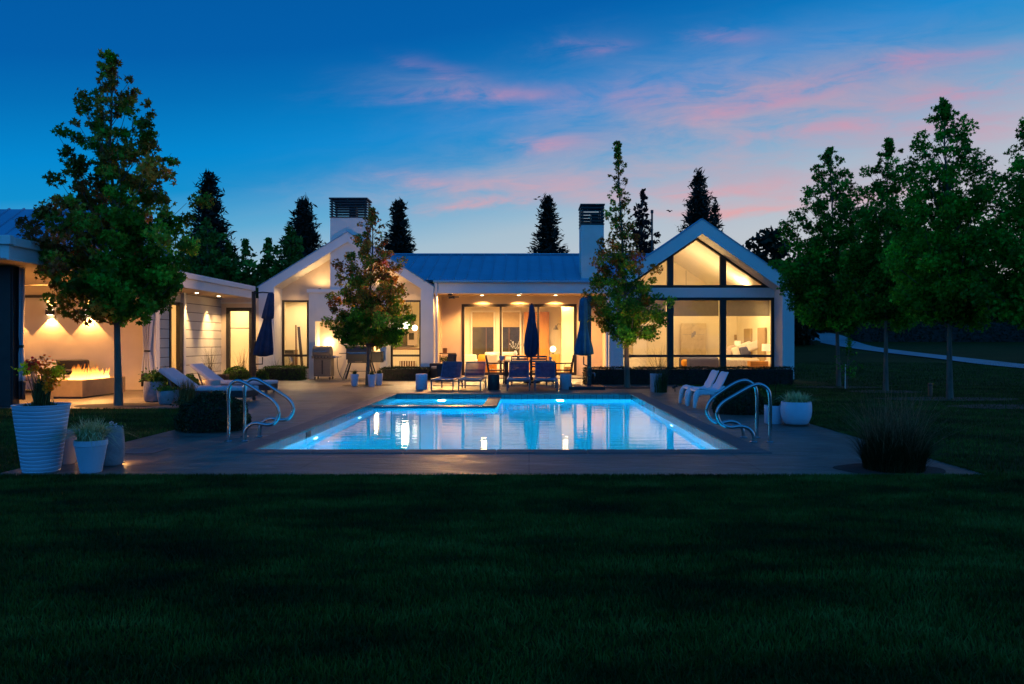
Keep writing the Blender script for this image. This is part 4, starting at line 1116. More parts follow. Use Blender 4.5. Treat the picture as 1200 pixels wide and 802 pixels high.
for p_ in (rng.normal(0, .018, (40, 3)) + np.array([.04, -.05, .04]), rng.normal(0, .014, (24, 3)) + np.array([.075, -.04, .01])): leaves('flower_head', p_, .032, .5, L_WHITEFLOWER, s, 'oval', .3, rng=rng)
# right: bowl and cylinder
D = 12.45; X = wx(933, D)
pot('plant_pot', 'round white bowl planter on a saucer at the right edge of the deck', X, D, [(0, .02), (.16, .02), (.19, .04), (.232, .14), (.246, .24), (.240, .35), (.232, .385), (.222, .385), (.215, .33)], POTWHITE)
sc_ = MB().lathe([(0, .001), (.19, .001), (.215, .03), (.2, .03), (.19, .018), (0, .018)], 32, c=(X, D), close=False).build('saucer', CAPTILE, None, smooth=True); tag(sc_, 'dark saucer under the round white bowl planter', 'saucer')
s = thing('sedge_plant', 'arching striped sedge in the round white bowl planter', 'plant', (X, D, .34))
blades('foliage', 480, .27, .36, .010, L_GRASSY, s, .17, .9, .75, seg=5)
D = 12.75; X = wx(906.5, D)
pot('plant_pot', 'smaller plain white cylinder pot beside the round bowl planter', X, D, [(0, .0), (.14, 0), (.148, .01), (.152, .29), (.15, .30), (.14, .30), (.138, .25)], POTWHITE)
s = thing('strappy_plant', 'dark strappy plant with one tall stem in the white cylinder pot', 'plant', (X, D, .25))
blades('foliage', 150, .26, .25, .014, L_GREENBLADE, s, .08, .7, .4)
MB().tube([(.03, 0, 0), (.035, 0, .3), (.02, 0, .55)], [.006, .005, .003], 6).build('stem', L_REED, s)
# three small pots by the tree in front of the left gable
for px, D, lab in ((415.5, 23.5, 'leftmost of the three small white pots round the tree before the grills'), (435.6, 23.2, 'middle one of the three small white pots, right against the tree trunk'), (444, 23.9, 'rightmost of the three small white pots, behind the tree before the grills')):
    X = wx(px, D); kk = D / F
    pot('plant_pot', lab, X, D, [(0, 0), (.085, 0), (.09, .01), (.125, .36), (.125, .37), (.113, .37), (.11, .32)], POTWHITE, 28, group='small white pots by the tree')
    s = thing('spiky_plant', 'spiky green plant in the ' + lab.split(' of ')[0].replace('one', '').strip() + ' small white pot by the tree', 'plant', (X, D, .33))
    blades('foliage', 60, .22, .22, .016, L_GREENBLADE, s, .05, 1.0, .45)
# pots by the curtained post
D = 16.6; X = wx(194, D); pot('plant_pot', 'small whitish stone pot with a dark succulent in front of the bigger pots', X, D, [(0, 0), (.11, 0), (.13, .02), (.165, .17), (.168, .29), (.16, .3), (.15, .3), (.148, .25)], POTSTONE)
s = thing('succulent_plant', 'dark leafy succulent in the small whitish stone pot', 'plant', (X, D, .27)); rng = np.random.default_rng(12)
leaves('foliage', rng.normal(0, 1, (260, 3)) * np.array([.08, .08, .035]) + np.array([0, 0, .06]), .07, rng.uniform(0, 1, 260), L_MID, s, 'oval', .6, rng=rng)
D = 17.4; X = wx(180.5, D); pot('plant_pot', 'large pale rounded pot half hidden beside the curtained post', X, D, [(0, 0), (.16, 0), (.20, .03), (.225, .25), (.21, .44), (.20, .46), (.185, .46), (.18, .4)], POTSTONE)
s = thing('leafy_plant', 'dense dark leafy plant in the large pale rounded pot', 'plant', (X, D, .42)); 
leaves('foliage', rng.normal(0, 1, (500, 3)) * np.array([.13, .12, .08]) + np.array([.05, 0, .12]), .075, rng.uniform(0, 1, 500), L_MID, s, 'oval', .4, rng=rng)
D = 17.0; X = wx(208, D); pot('plant_pot', 'low grey pot between the whitish pot and the golden grass', X, D, [(0, 0), (.12, 0), (.14, .02), (.16, .2), (.155, .28), (.14, .28), (.138, .23)], POTSTONE)
D = 15.9; X = wx(219, D)
s = thing('golden_grass', 'golden ornamental grass growing beside the large boxwood', 'plant', (X, D, 0))
blades('foliage', 420, .70, .30, .010, L_GOLD, s, .16, .7, .35, seg=5)
leaves('low_leaves', rng.normal(0, 1, (420, 3)) * np.array([.12, .12, .05]) + np.array([0, 0, .10]), .05, rng.uniform(0, 1, 420), L_GREENBLADE, s, 'oval', .2, rng=rng)
D = 24.4; X = wx(260, D); b = thing('square_planter', 'square brown planter between the farther sun lounger and the glazed door', 'planter', (X, D, 0))
MB().box(-.17, .17, -.17, .17, 0, .32).build('box', WOODDARK, b, bevel=.01); MB().box(-.15, .15, -.15, .15, .3, .325).build('soil', SOIL, b)
for px, D, hh, nn, lab in ((246, 25.5, 1.45, 60, 'tall wispy dry grass in front of the white board siding'), (284, 27.0, 1.35, 60, 'tall wispy dry grass in front of the glazed door'), (322, 27.3, .95, 26, 'thin wispy grass in front of the left gable fin')):
    s = thing('tall_grass', lab, 'plant', (wx(px, D), D, 0)); blades('foliage', nn, hh, .75, .012, L_REED, s, .12, .8, .25, seg=6)
# tall grass in a planter right of the pool
D = 20.6; X = wx(774, D); pot('plant_pot', 'grey cylinder pot with tall reed grass beyond the right pool edge', X + -.10, D + .1, [(0, 0), (.15, 0), (.16, .01), (.165, .50), (.155, .50), (.15, .44)], POTLILAC)
s = thing('reed_grass', 'tall feathery reed grass in the grey cylinder pot by the bedroom windows', 'plant', (X, D, 0))
blades('foliage', 420, .62, .22, .014, L_GREENBLADE, s, .17, .6, .2, seg=5)
blades('plumes', 80, 1.45, 1.3, .011, L_REED, s, .12, .75, .22, seg=6)
# big fountain grass in the round bed
s = thing('fountain_grass', 'big dark brown fountain grass in the round bed at the front right of the deck', 'plant', (wx(1047, 8.13), 8.13, 0))
blades('foliage', 2600, .56, .60, .007, L_BROWNGRASS, s, .30, .75, .45, hue=RNG.uniform(0, .6, 2600), seg=5, hvar=.6)
blades('plumes', 620, .98, 1.0, .0065, L_BROWNGRASS, s, .26, .8, .25, hvar=.45, hue=np.clip(RNG.uniform(.6, 1, 620), 0, 1), seg=6)
# spot light stake, bollard
t = thing('garden_spotlight', 'small black garden spotlight on the deck beside the reed grass', 'spotlight', (wx(791, 20.9), 20.9, 0))
MB().tube([(0, 0, 0), (0, 0, .12)], .015, 8).build('stake', BLACK, t); MB().tube([(-.06, 0, .10), (.06, .02, .16)], .03, 10).build('head', BLACK, t)
light('SPOT', 'garden_lamp', (-.07, .02, .17), 130, WARM, t, tuple(Vector((-1.6, 1.6, 2.6)).to_track_quat('-Z', 'Y').to_euler()), spot_size=R(80), spot_blend=.7, shadow_soft_size=.03)
t = thing('garden_spotlight', 'small black spotlight added behind the small white pots to light the bronze tree', 'spotlight', (wx(415.5, 24.3), 24.3, 0))  # invented spotlight, added to light the bronze tree and the left gable
MB().tube([(0, 0, 0), (0, 0, .12)], .015, 8).build('stake', BLACK, t); MB().tube([(-.01, -.05, .10), (.0, .06, .15)], .03, 10).build('head', BLACK, t)
light('SPOT', 'garden_lamp', (0, .07, .16), 230, WARM, t, tuple(Vector((-.35, 4.4, 2.6)).to_track_quat('-Z', 'Y').to_euler()), spot_size=R(105), spot_blend=.8, shadow_soft_size=.03)
for x_, y_, lab in ((wx(83.6, 8.62), 8.62, 'tiny lit deck light behind the tall ridged pot and the short white pot'), (wx(143.5, 8.56), 8.56, 'tiny lit deck light at the right foot of the rounded grey stone pot')):
    t = thing('deck_light', lab, 'light', (x_, y_, 0), 0, 'tiny deck lights among the front left pots')
    MB().lathe([(.022, .001), (.022, .012), (.016, .016)], 14).build('housing', BLACK, t); MB().lathe([(.016, .0165), (.010, .026), (.0, .03)], 14, close=False).build('lens', LENS2, t, smooth=True)
    light('POINT', 'deck_lamp', (0, 0, .075), 2.6, WARM2, t, shadow_soft_size=.02)
t = thing('bollard', 'short brown wooden post standing on the dark right lawn', 'post', (wx(1090, 19.0), 19.0, 0))
MB().tube([(0, 0, 0), (0, 0, .32), (0, 0, .33)], [.05, .05, .044], 14).build('post', WOODDARK, t, smooth=True); MB().lathe([(.05, .27), (.054, .275), (.054, .29), (.05, .295)], 14).build('band', BLACK, t)

# ================================================================== patio furniture
# fire table
t = thing('fire_table', 'long sandstone fire table with open flames under the covered patio', 'fire pit', (-11.02, 19.27, 0))
b = MB(); hx, hy = .38, .98
b.box(-hx, hx, -hy, -hy + .16, .04, .44); b.box(-hx, hx, hy - .16, hy, .04, .44); b.box(-hx, -hx + .12, -hy + .16, hy - .16, .04, .44); b.box(hx - .12, hx, -hy + .16, hy - .16, .04, .44)
b.build('body', STONE, t, bevel=.008)
MB().box(-hx + .05, hx - .05, -hy + .05, hy - .05, 0, .04).build('plinth', BLACK, t)
MB().box(-hx + .12, hx - .12, -hy + .16, hy - .16, .34, .385).build('burner', SOIL, t)
def m_flame():
    m, nt, out = new_mat('flame')
    tc = nt.nodes.new('ShaderNodeTexCoord'); s = nt.nodes.new('ShaderNodeSeparateXYZ'); nt.links.new(tc.outputs['Object'], s.inputs[0])
    r = ramp(nt, [(.0, (1, .62, .20)), (.18, (1, .42, .07)), (.42, (1, .20, .02))], s.outputs[2])
    mr = nt.nodes.new('ShaderNodeMapRange'); mr.inputs[1].default_value = .0; mr.inputs[2].default_value = .36; mr.inputs[3].default_value = 5.5; mr.inputs[4].default_value = .8
    nt.links.new(s.outputs[2], mr.inputs[0])
    e = nt.nodes.new('ShaderNodeEmission'); nt.links.new(r.outputs[0], e.inputs[0]); nt.links.new(mr.outputs[0], e.inputs[1])
    tr = nt.nodes.new('ShaderNodeBsdfTransparent'); lw = nt.nodes.new('ShaderNodeLayerWeight'); lw.inputs[0].default_value = .35
    mx = nt.nodes.new('ShaderNodeMixShader'); nt.links.new(lw.outputs['Facing'], mx.inputs[0]); nt.links.new(e.outputs[0], mx.inputs[1]); nt.links.new(tr.outputs[0], mx.inputs[2])
    nt.links.new(mx.outputs[0], out.inputs[0]); return m
fm = MB(); rg = random.Random(4)
gust = [(rg.uniform(-.8, .8), rg.uniform(.05, .16), rg.uniform(.35, 1.0)) for _ in range(9)]
for i in range(170):
    q = rg.uniform(-1, 1); x0 = rg.gauss(0, .075); y0 = q * .66 - .08
    swell = .28 + max([g[2] * math.exp(-((y0 - g[0]) / g[1]) ** 2) for g in gust])
    h = rg.uniform(.45, 1) * .52 * swell * (1.15 if q < .1 else .8); w_ = rg.uniform(.012, .042)
    lx, ly = rg.gauss(0, .05), rg.gauss(.02, .06)
    pth = [(x0, y0, 0), (x0 + lx * .2 + rg.uniform(-.02, .02), y0 + ly * .2 + rg.uniform(-.02, .02), h * .35), (x0 + lx * .7, y0 + ly * .7 + rg.uniform(-.03, .03), h * .7), (x0 + lx, y0 + ly, h)]
    fm.tube(smooth_path(pth, 4), [w_ * f_ for f_ in (.6, .8, .95, 1.0, 1, .92, .8, .66, .52, .38, .25, .13, .02)], 7, False)
fm.build('flames', m_flame(), t, smooth=True, loc=(0, 0, .39))
light('POINT', 'fire_light', (0, .1, .62), 75, (1, .46, .13), t, shadow_soft_size=.2)
light('POINT', 'fire_light', (0, -.5, .60), 45, (1, .46, .13), t, shadow_soft_size=.15)
# outdoor sofa along the patio wall and an armchair
t = thing('outdoor_sofa', 'low outdoor sofa with dark back cushions along the glowing patio wall', 'sofa', (-14.0, 21.0, 0))
MB().box(-1.9, 1.75, -.45, .5, .08, .30).build('base', PINKWHITE, t, bevel=.01)
for i in range(3):
    x = -1.85 + i * 1.2
    MB().box(x, x + 1.18, -.45, .3, .305, .45).build('seat_cushion', PINKWHITE, t, bevel=.05, seg=3); MB().box(x, x + 1.18, .24, .48, .455, .86).build('back_cushion', CHARCOAL, t, bevel=.06, seg=3)
t = thing('outdoor_armchair', 'pale outdoor armchair beside the fire table', 'armchair', (wx(66, 19.9), 19.9, 0), R(70))
for s_ in (-1, 1):
    MB().tube(smooth_path([(s_ * .36, -.36, 0), (s_ * .36, -.37, .5), (s_ * .36, -.33, .58), (s_ * .36, .2, .62), (s_ * .36, .42, .66)], 5), .022, 8).build('arm', GRAYSTEEL, t, smooth=True)
    MB().bar((s_ * .36, .30, 0), (s_ * .36, .42, .66), .04, .04).build('leg', GRAYSTEEL, t)
MB().box(-.34, .34, -.36, .34, .26, .42).build('seat', PINKWHITE, t, bevel=.05, seg=3)
MB().box(-.33, .33, -.08, .08, 0, .5, Matrix.Translation((0, .34, .40)) @ Matrix.Rotation(R(-16), 4, 'X')).build('backrest', PINKWHITE, t, bevel=.06, seg=3)
t = thing('throw_cushion', 'dark square cushion standing on the outdoor sofa near the flames', 'cushion', (wx(55, 20.85), 20.85, .46))
MB().box(-.24, .24, -.06, .06, 0, .40, Matrix.Rotation(R(-12), 4, 'X')).build('cover', CHARCOAL, t, bevel=.05, seg=3)
# curtains tied back at the posts
def curtain(name, label, x, y, h, wt, wm, wb, zt, zb, folds, dark_h, seed):
    t = thing(name, label, 'curtain', (x, y, 0))
    mb = MB(); dk = MB(); n = 46; rows = []
    zs = list(np.linspace(h, zb + .02, 24))
    def width(z):
        if z > zt: q = (h - z) / (h - zt); return wt + (wm - wt) * q ** 1.6
        q = (zt - z) / (zt - zb); return wm + (wb - wm) * min(1, q * 1.5) ** .7
    def grid(mb, zz):
        b0 = len(mb.v)
        for z in zz:
            w_ = width(z)
            for j in range(n):
                a = j / (n - 1); mb.v.append(((a - .5) * w_, .055 * math.sin(a * folds * 2 * PI + seed + .4 * math.sin(z * 2)) * (1 if abs(z - zt) > .1 else .5), z))
        for i in range(len(zz) - 1):
            for j in range(n - 1): mb.f.append((b0 + i * n + j, b0 + i * n + j + 1, b0 + (i + 1) * n + j + 1, b0 + (i + 1) * n + j))
    grid(mb, [z for z in zs if z > dark_h] + [dark_h]); grid(dk, [dark_h] + [z for z in zs if z < dark_h])
    for q, nm, m_ in ((mb, 'cloth', CUSHION), (dk, 'hem_band', CHARCOAL)):
        o = q.build(nm, m_, t, smooth=True, angle=180); s_ = o.modifiers.new('thick', 'SOLIDIFY'); s_.thickness = .006
    MB().lathe([(wm * .52, zt - .03), (wm * .56, zt), (wm * .52, zt + .03)], 20, mod=lambda a, r, z: r * math.hypot(math.cos(a), .45 * math.sin(a))).build('tie', BLACK, t, smooth=True)
curtain('curtain', 'tied back pale curtain beside the dark near post of the patio', wx(21.5, 16.15), 16.15, 2.92, .30, .20, .28, 1.26, .12, 4, .53, 0)
curtain('curtain', 'tied back pale curtain beside the white far post of the patio', wx(172.5, 21.3), 21.3, 2.92, .36, .16, .34, 1.1, .10, 4, .46, 2)

# sun loungers by the patio
def sun_lounger(name, label, x0, y0, L, back_z):
    t = thing(name, label, 'sun lounger', (x0, y0, 0), 0, 'padded sun loungers by the patio')
    MB().box(.45, L, -.36, .36, .10, .24).build('base', CHARCOAL, t, bevel=.015)
    MB().box(.60, L + .02, -.35, .35, .245, .335).build('mattress', CUSHION, t, bevel=.03, seg=3)
    a = Vector((.62, 0, .285)); b = Vector((0, 0, back_z))
    d = (b - a); Ln = d.length; ang = math.atan2(d.z, -d.x)
    M_ = Matrix.Translation(a) @ Matrix.Rotation(ang, 4, 'Y') 
    MB().box(-Ln, 0, -.35, .35, -.045, .045, M_).build('backrest', CUSHION, t, bevel=.03, seg=3)
    for s_ in (-1, 1):
        MB().bar((.62 - .44, s_ * .3, .60 if back_z > .7 else .55), (.40, s_ * .3, .02), .03, .03).build('back_strut', GRAYSTEEL, t)
        for lx in (.52, L - .08): MB().box(lx - .03, lx + .03, s_ * .31 - .03, s_ * .31 + .03, 0, .10).build('leg', GRAYSTEEL, t)
    return t
sun_lounger('sun_lounger', 'nearer pale padded sun lounger with raised back, beside the large boxwood', wx(194, 17.6), 17.6, 2.0, .73)
sun_lounger('sun_lounger', 'farther pale padded sun lounger with raised back, before the siding', wx(229, 20.2), 20.2, 2.05, .76)
t = thing('drum_table', 'pinkish drum side table between the two padded sun loungers', 'side table', (wx(249.5, 19.2), 19.2, 0))
MB().lathe([(0, 0), (.17, 0), (.178, .012), (.178, .39), (.17, .40), (0, .40)], 32, close=False).build('drum', PINKWHITE, t, smooth=True, angle=50)

# sling loungers at the far pool edge
def sling_lounger(label, px, D, m=SLING, rz=0):
    t = thing('sling_lounger', label, 'lounger', (wx(px, D), D, 0), rz, 'navy sling loungers along the far pool edge')
    w_ = .31
    fr = MB()
    seat_z = .30
    for s_ in (-1, 1): fr.bar((s_ * w_, -.05, seat_z), (s_ * w_, 1.35, seat_z + .02), .03, .045)
    fr.bar((-w_, -.05, seat_z), (w_, -.05, seat_z), .045, .03); fr.bar((-w_, 1.32, seat_z - .1), (w_, 1.32, seat_z - .1), .03, .03); fr.bar((-w_, .14, .13), (w_, .14, .13), .02, .02)
    fr.build('seat_frame', FRAMEBLUE, t, bevel=.005)
    sl = MB(); n = 8
    for j in range(n + 1):
        for i in range(9):
            a = i / 8; sl.v.append(((a - .5) * 2 * (w_ - .015), -.03 + j / n * 1.1, seat_z + .025 - .03 * math.sin(PI * a)))
    for j in range(n):
        for i in range(8): sl.f.append((j * 9 + i, j * 9 + i + 1, j * 9 + 10 + i, j * 9 + 9 + i))
    sl.build('seat_sling', SEATBLUE, t, smooth=True)
    bk = MB(); a0 = Vector((0, 1.05, seat_z)); b0 = Vector((0, 1.38, .76))
    for s_ in (-1, 1): bk.bar(a0 + Vector((s_ * (w_ - .03), 0, 0)), b0 + Vector((s_ * (w_ - .03), 0, 0)), .028, .035)
    bk.bar(b0 + Vector((-(w_ - .03), 0, 0)), b0 + Vector((w_ - .03, 0, 0)), .03, .03)
    bk.build('back_frame', FRAMEBLUE, t, bevel=.005)
    MB().poly([a0 + Vector((-w_ + .04, 0, .02)), a0 + Vector((w_ - .04, 0, .02)), b0 + Vector((w_ - .04, 0, 0)), b0 + Vector((-w_ + .04, 0, 0))]).build('back_sling', m, t)
    if m is SLINGOPEN:
        bar = MB(); mid = a0.lerp(b0, .48); bar.bar(mid + Vector((-w_ + .04, .02, 0)), mid + Vector((w_ - .04, .02, 0)), .02, .05); bar.build('back_bar', FRAMEBLUE, t)
    for s_ in (-1, 1):
        for yy_ in (-.03, 1.30): MB().bar((s_ * (w_ - .005), yy_, 0), (s_ * (w_ - .005), yy_, seat_z - .01), .035, .045).build('leg', FRAMEBLUE, t, bevel=.004)
        MB().tube([(s_ * (w_ + .02), .55, seat_z), (s_ * (w_ + .03), .72, seat_z - .12), (s_ * (w_ + .02), .95, seat_z - .12)], .012, 6).build('back_stay', FRAMEBLUE, t)
    return t
sling_lounger('leftmost navy sling lounger, in front of the dark porch armchair', 518.5, 21.3, rz=R(-6))
sling_lounger('navy sling lounger with a see-through mesh back, second from the left', 550.5, 21.3, SLINGOPEN, R(-3))
sling_lounger('navy sling lounger just right of the brown drum table', 607.5, 21.2)
sling_lounger('rightmost navy sling lounger, next to the blue grey drum table', 640, 21.2)
def drum(label, px, D, m, r=.165, h=.44):
    t = thing('drum_table', label, 'side table', (wx(px, D), D, 0), 0, 'drum side tables along the far pool edge')
    MB().lathe([(0, 0), (r - .008, 0), (r, .012), (r, h - .012), (r - .008, h), (0, h)], 32, close=False).build('drum', m, t, smooth=True, angle=50)
drum('pale grey drum side table left of the sling loungers', 494, 21.9, POTWHITE); drum('dark brown drum side table between the two pairs of sling loungers', 578.5, 21.7, CHARCOAL); drum('blue grey drum side table at the right end of the sling loungers', 663, 21.9, POTLILAC)

# dining set on the deck
TD = 25.4; t = thing('dining_table', 'dark outdoor dining table with the closed umbrella rising through it', 'table', (wx(620, TD), TD, 0))
MB().box(-.82, .84, -.9, .9, .70, .735).build('tabletop', WOODDARK, t, bevel=.006)
for sx in (-.74, .76):
    for sy in (-.82, .82): MB().box(sx - .035, sx + .035, sy - .035, sy + .035, 0, .70).build('leg', BLACK, t)
def dchair(label, x, y, rz):
    t = thing('dining_chair', label, 'chair', (x, y, 0), rz, 'dark slatted dining chairs round the outdoor table')
    w_ = .25
    MB().box(-w_, w_, -.25, .23, .42, .45).build('seat', BLACK, t, bevel=.006)
    bk = MB(); a0 = Vector((0, .23, .45)); b0 = Vector((0, .36, .90))
    for i in range(5):
        c = a0.lerp(b0, .3 + i * .175); bk.bar(c + Vector((-w_ + .02, 0, 0)), c + Vector((w_ - .02, 0, 0)), .014, .05)
    bk.build('back_slats', NAVY, t)
    for s_ in (-1, 1):
        MB().bar((s_ * w_, -.23, 0), (s_ * w_, -.23, .64), .03, .03).build('leg', BLACK, t)
        MB().bar((s_ * w_, .20, 0), (s_ * w_, .36, .92), .03, .035).build('leg', BLACK, t)
        MB().bar((s_ * w_, -.25, .65), (s_ * w_, .30, .66), .045, .025).build('arm', BLACK, t)
cx0 = wx(620, TD)
dchair('left one of the two slatted chairs with their backs to the pool', wx(609, 24.0), 24.15, R(180)); dchair('right one of the two slatted chairs with their backs to the pool', wx(631, 24.0), 24.15, R(180))
dchair('slatted dining chair at the left end of the table, beside the marigold armchair', cx0 - 1.05, TD - .35, R(90)); dchair('slatted dining chair at the right end of the outdoor table', cx0 + 1.1, TD - .35, R(-90))
# things on the table
for px, D, r, h, m_, nm, lab in ((583, 25.3, .09, .16, POTWHITE, 'bowl', 'white bowl on the left end of the outdoor dining table'), (645, 25.1, .05, .12, POTWHITE, 'cup', 'white cup near the right end of the outdoor dining table')):
    o = MB().lathe([(0, 0), (r * .5, 0), (r * .9, h * .5), (r, h), (r * .92, h), (r * .8, h * .5), (0, h * .15)], 20, c=(0, 0), close=False).build(nm, m_, None, smooth=True); o.location = (wx(px, D) + (.14 if nm == 'bowl' else 0), D, .736); tag(o, lab, nm)

# ---------------- umbrellas
def canopy(mb, secs, n=48, k=8):
    """folded cloth round a pole: secs (x, y, z, r, fold)"""
    b = len(mb.v)
    for i, (x, y_, z, r, f_) in enumerate(secs):
        for j in range(n):
            a = 2 * PI * j / n; q = r * (1 + f_ * math.cos(k * a + .5 * math.sin(3 * a + i * .3)) + .06 * math.sin(2 * a + i))
            mb.v.append((x + q * math.cos(a), y_ + q * math.sin(a), z))
    for i in range(len(secs) - 1):
        for j in range(n): mb.f.append((b + i * n + j, b + i * n + (j + 1) % n, b + (i + 1) * n + (j + 1) % n, b + (i + 1) * n + j))
    mb.f.append(tuple(b + j for j in range(n - 1, -1, -1))); mb.f.append(tuple(b + (len(secs) - 1) * n + j for j in range(n)))
D = 25.4; k = D / F
t = thing('closed_umbrella', 'closed navy market umbrella standing in the outdoor dining table', 'umbrella', (wx(623, D), D, 0))
MB().tube([(0, 0, 0), (0, 0, wz(357, D))], .024, 10).build('pole', BLACK, t); MB().lathe([(0, 0), (.28, 0), (.28, .05), (.06, .08), (.05, .2)], 24).build('base', BLACK, t)
mb = MB(); canopy(mb, [(-.03, 0, wz(419, D), .10, .3), (-.02, 0, wz(414, D), .17, .25), (-.01, 0, wz(405, D), .20, .22), (0, 0, wz(392, D), .185, .18), (0, 0, wz(378, D), .13, .15), (.01, 0, wz(368, D), .10, .12), (.0, 0, wz(361, D), .085, .1), (0, 0, wz(357.5, D), .05, .05)])
mb.build('canopy', NAVY, t, smooth=True, angle=70)
MB().lathe([(0, wz(357.6, D)), (.03, wz(357.6, D)), (.03, wz(356, D)), (0, wz(355.5, D))], 12, close=False).build('finial', BLACK, t)
def cantilever(label, px_m, px_c, ytop_c, ybot_c, ytop_m, D, m, tilt, mast_m, base, widths):
    t = thing('cantilever_umbrella', label, 'umbrella', (wx(px_m, D), D, 0), 0, 'closed cantilever umbrellas'); k = D / F
    MB().box(-.055, .055, -.06, .06, 0, wz(ytop_m, D)).build('mast', mast_m, t, bevel=.01)
    MB().box(-.07, .07, -.075, .075, .35, .55).build('crank_box', mast_m, t, bevel=.02)
    MB().tube([(.08, 0, .45), (.16, -.02, .45), (.16, -.05, .36)], .012, 8).build('crank_handle', STEEL, t)
    if base is not None: MB().box(base[0], base[1], -.45, .45, .0, .09).build('base', BLACK, t, bevel=.02)
    cxx = (px_c - px_m) * k; dx = tilt * k
    mb = MB(); zt, zb = wz(ytop_c, D), wz(ybot_c, D); S = []
    for q, r, f_ in widths:
        S.append((cxx + dx * (1 - q), -.02, zb + (zt - zb) * q, r * k * .9, f_))
    canopy(mb, S); mb.build('canopy', m, t, smooth=True, angle=70)
    MB().tube([(cxx + dx, -.02, zb - .02), (cxx + dx * 1.05, 0, zb - .25), (0.02, 0, .62)], .02, 8).build('lower_arm', BLACK, t, smooth=True); st = MB(); st.tube([(0, 0, wz(ytop_m, D) - .05), (0.5 * (cxx), .02, zt + .01), (cxx, -.02, zt - .02)], .022, 8)
    st.build('arm', BLACK, t, smooth=True)
    MB().lathe([(0, zt + .01), (.07, zt), (.06, zt - .06)], 14, c=(cxx, -.02), close=False).build('hub', BLACK, t)
Wd = [(0, 3.0, .35), (.03, 9.8, .3), (.12, 9.3, .28), (.3, 7.4, .24), (.48, 5.4, .2), (.585, 4.6, .16), (.60, 6.3, .16), (.66, 6.0, .15), (.85, 5.2, .14), (.96, 4.6, .12), (1, 3.0, .05)]
cantilever('closed blue cantilever umbrella on a flat base at the far right pool edge', 690.5, 684, 349, 417, 347, 22.2, TEALCLOTH, .0, BLACK, (-.62, .42), Wd)
Wd2 = [(0, 3.5, .3), (.03, 10, .3), (.1, 10, .28), (.3, 8.2, .24), (.48, 6.0, .2), (.585, 4.8, .16), (.60, 7.0, .18), (.66, 6.6, .16), (.85, 5, .08), (.97, 4, .05), (1, 2.5, .02)]
cantilever('closed navy cantilever umbrella in front of the left gable, leaning a little', 297.5, 318, 343, 418, 342, 25.2, NAVY, -10, BLACK, (-.5, .5), Wd2)

# ---------------- armchair and console on the porch
D = 27.0; t = thing('wicker_armchair', 'dark high backed wicker armchair at the left end of the porch', 'armchair', (wx(518, D), D, 0), R(-62))
MB().box(-.32, .32, -.33, .33, .0, .42).build('seat_base', CHARCOAL, t, bevel=.03); MB().box(-.26, .26, -.32, .24, .425, .50).build('seat_cushion', PINKWHITE, t, bevel=.03, seg=3)
MB().box(-.32, .32, -.05, .05, 0, .56, Matrix.Translation((0, .30, .38)) @ Matrix.Rotation(R(-10), 4, 'X')).build('backrest', CHARCOAL, t, bevel=.03)
for s_ in (-1, 1): MB().box(s_ * .34 - .05, s_ * .34 + .05, -.33, .33, .0, .60).build('arm', CHARCOAL, t, bevel=.03)
D = 29.7; t = thing('porch_console', 'slim console stand against the left end of the porch wall', 'console', (wx(525.5, D), D, .037))
MB().box(-.36, .30, -.16, .16, .86, .89).build('top', WOODDARK, t); MB().box(-.36, .30, -.16, .16, .40, .43).build('shelf', WOODDARK, t)
for sx in (-.34, .28):
    for sy in (-.14, .14): MB().box(sx - .015, sx + .015, sy - .015, sy + .015, 0, .86).build('leg', GRAYSTEEL, t)
o = MB().lathe([(0, 0), (.08, 0), (.085, .18), (.075, .19), (0, .19)], 20, close=False).build('lantern', WOODDARK, None, smooth=True); o.location = (wx(521.5, D), D, .928); tag(o, 'small brown lantern on the porch console', 'lantern')
t = thing('potted_fern', 'small green leafy plant on the shelf of the porch console', 'plant', (wx(521, D), D, .468)); rng = np.random.default_rng(31)
MB().lathe([(0, 0), (.07, 0), (.09, .1), (0, .1)], 16, close=False).build('pot_body', CAPTILE, t); leaves('foliage', rng.normal(0, 1, (160, 3)) * np.array([.09, .06, .07]) + np.array([0, 0, .2]), .07, rng.uniform(0, 1, 160), L_MID, t, 'oval', .3, rng=rng)

# ---------------- grills in the alcove
D = 27.62; t = thing('gas_grill', 'steel gas grill with a closed rounded lid at the left of the alcove', 'grill', (wx(380.5, D), D, 0)); k = D / F
MB().box(-.33, .28, -.24, .24, .12, .76).build('cabinet', GRAYSTEEL, t, bevel=.012)
MB().box(-.40, .33, -.27, .26, .762, .86).build('control_panel', GRAYSTEEL, t, bevel=.01)
for i in range(5): MB().tube([(-.27 + i * .115, -.272, .81), (-.27 + i * .115, -.31, .81)], .026, 12).build('knob', BLACK, t)
pts = [(-.26, .863), (.26, .863), (.26, .99), (.20, 1.14), (.08, 1.20), (-.10, 1.20), (-.22, 1.12), (-.26, 1.0)]
lid = MB(); lid.prism_x([(y_, z) for y_, z in pts], -.38, .24); lid.build('lid', GRAYSTEEL, t, bevel=.02, seg=3)
MB().tube([(-.30, -.26, 1.0), (-.30, -.31, 1.0), (.16, -.31, 1.0), (.16, -.26, 1.0)], .012, 8).build('lid_handle', STEEL, t)
MB().box(.335, .56, -.22, .22, .80, .835).build('side_shelf', STEEL, t, bevel=.006)
MB().box(-.045, .0, -.252, -.241, .2, .7).build('door_gap', BLACK, t)
for sx in (-.29, .24):
    for sy in (-.2, .2): MB().tube([(sx - .018, sy, .055), (sx + .018, sy, .055)], .052, 14).build('wheel', BLACK, t)
MB().tube(smooth_path([(.45, .0, .80), (.47, -.02, .45), (.55, -.06, .2), (.62, .0, .05)], 5), .012, 8).build('gas_hose', BLACK, t, smooth=True)
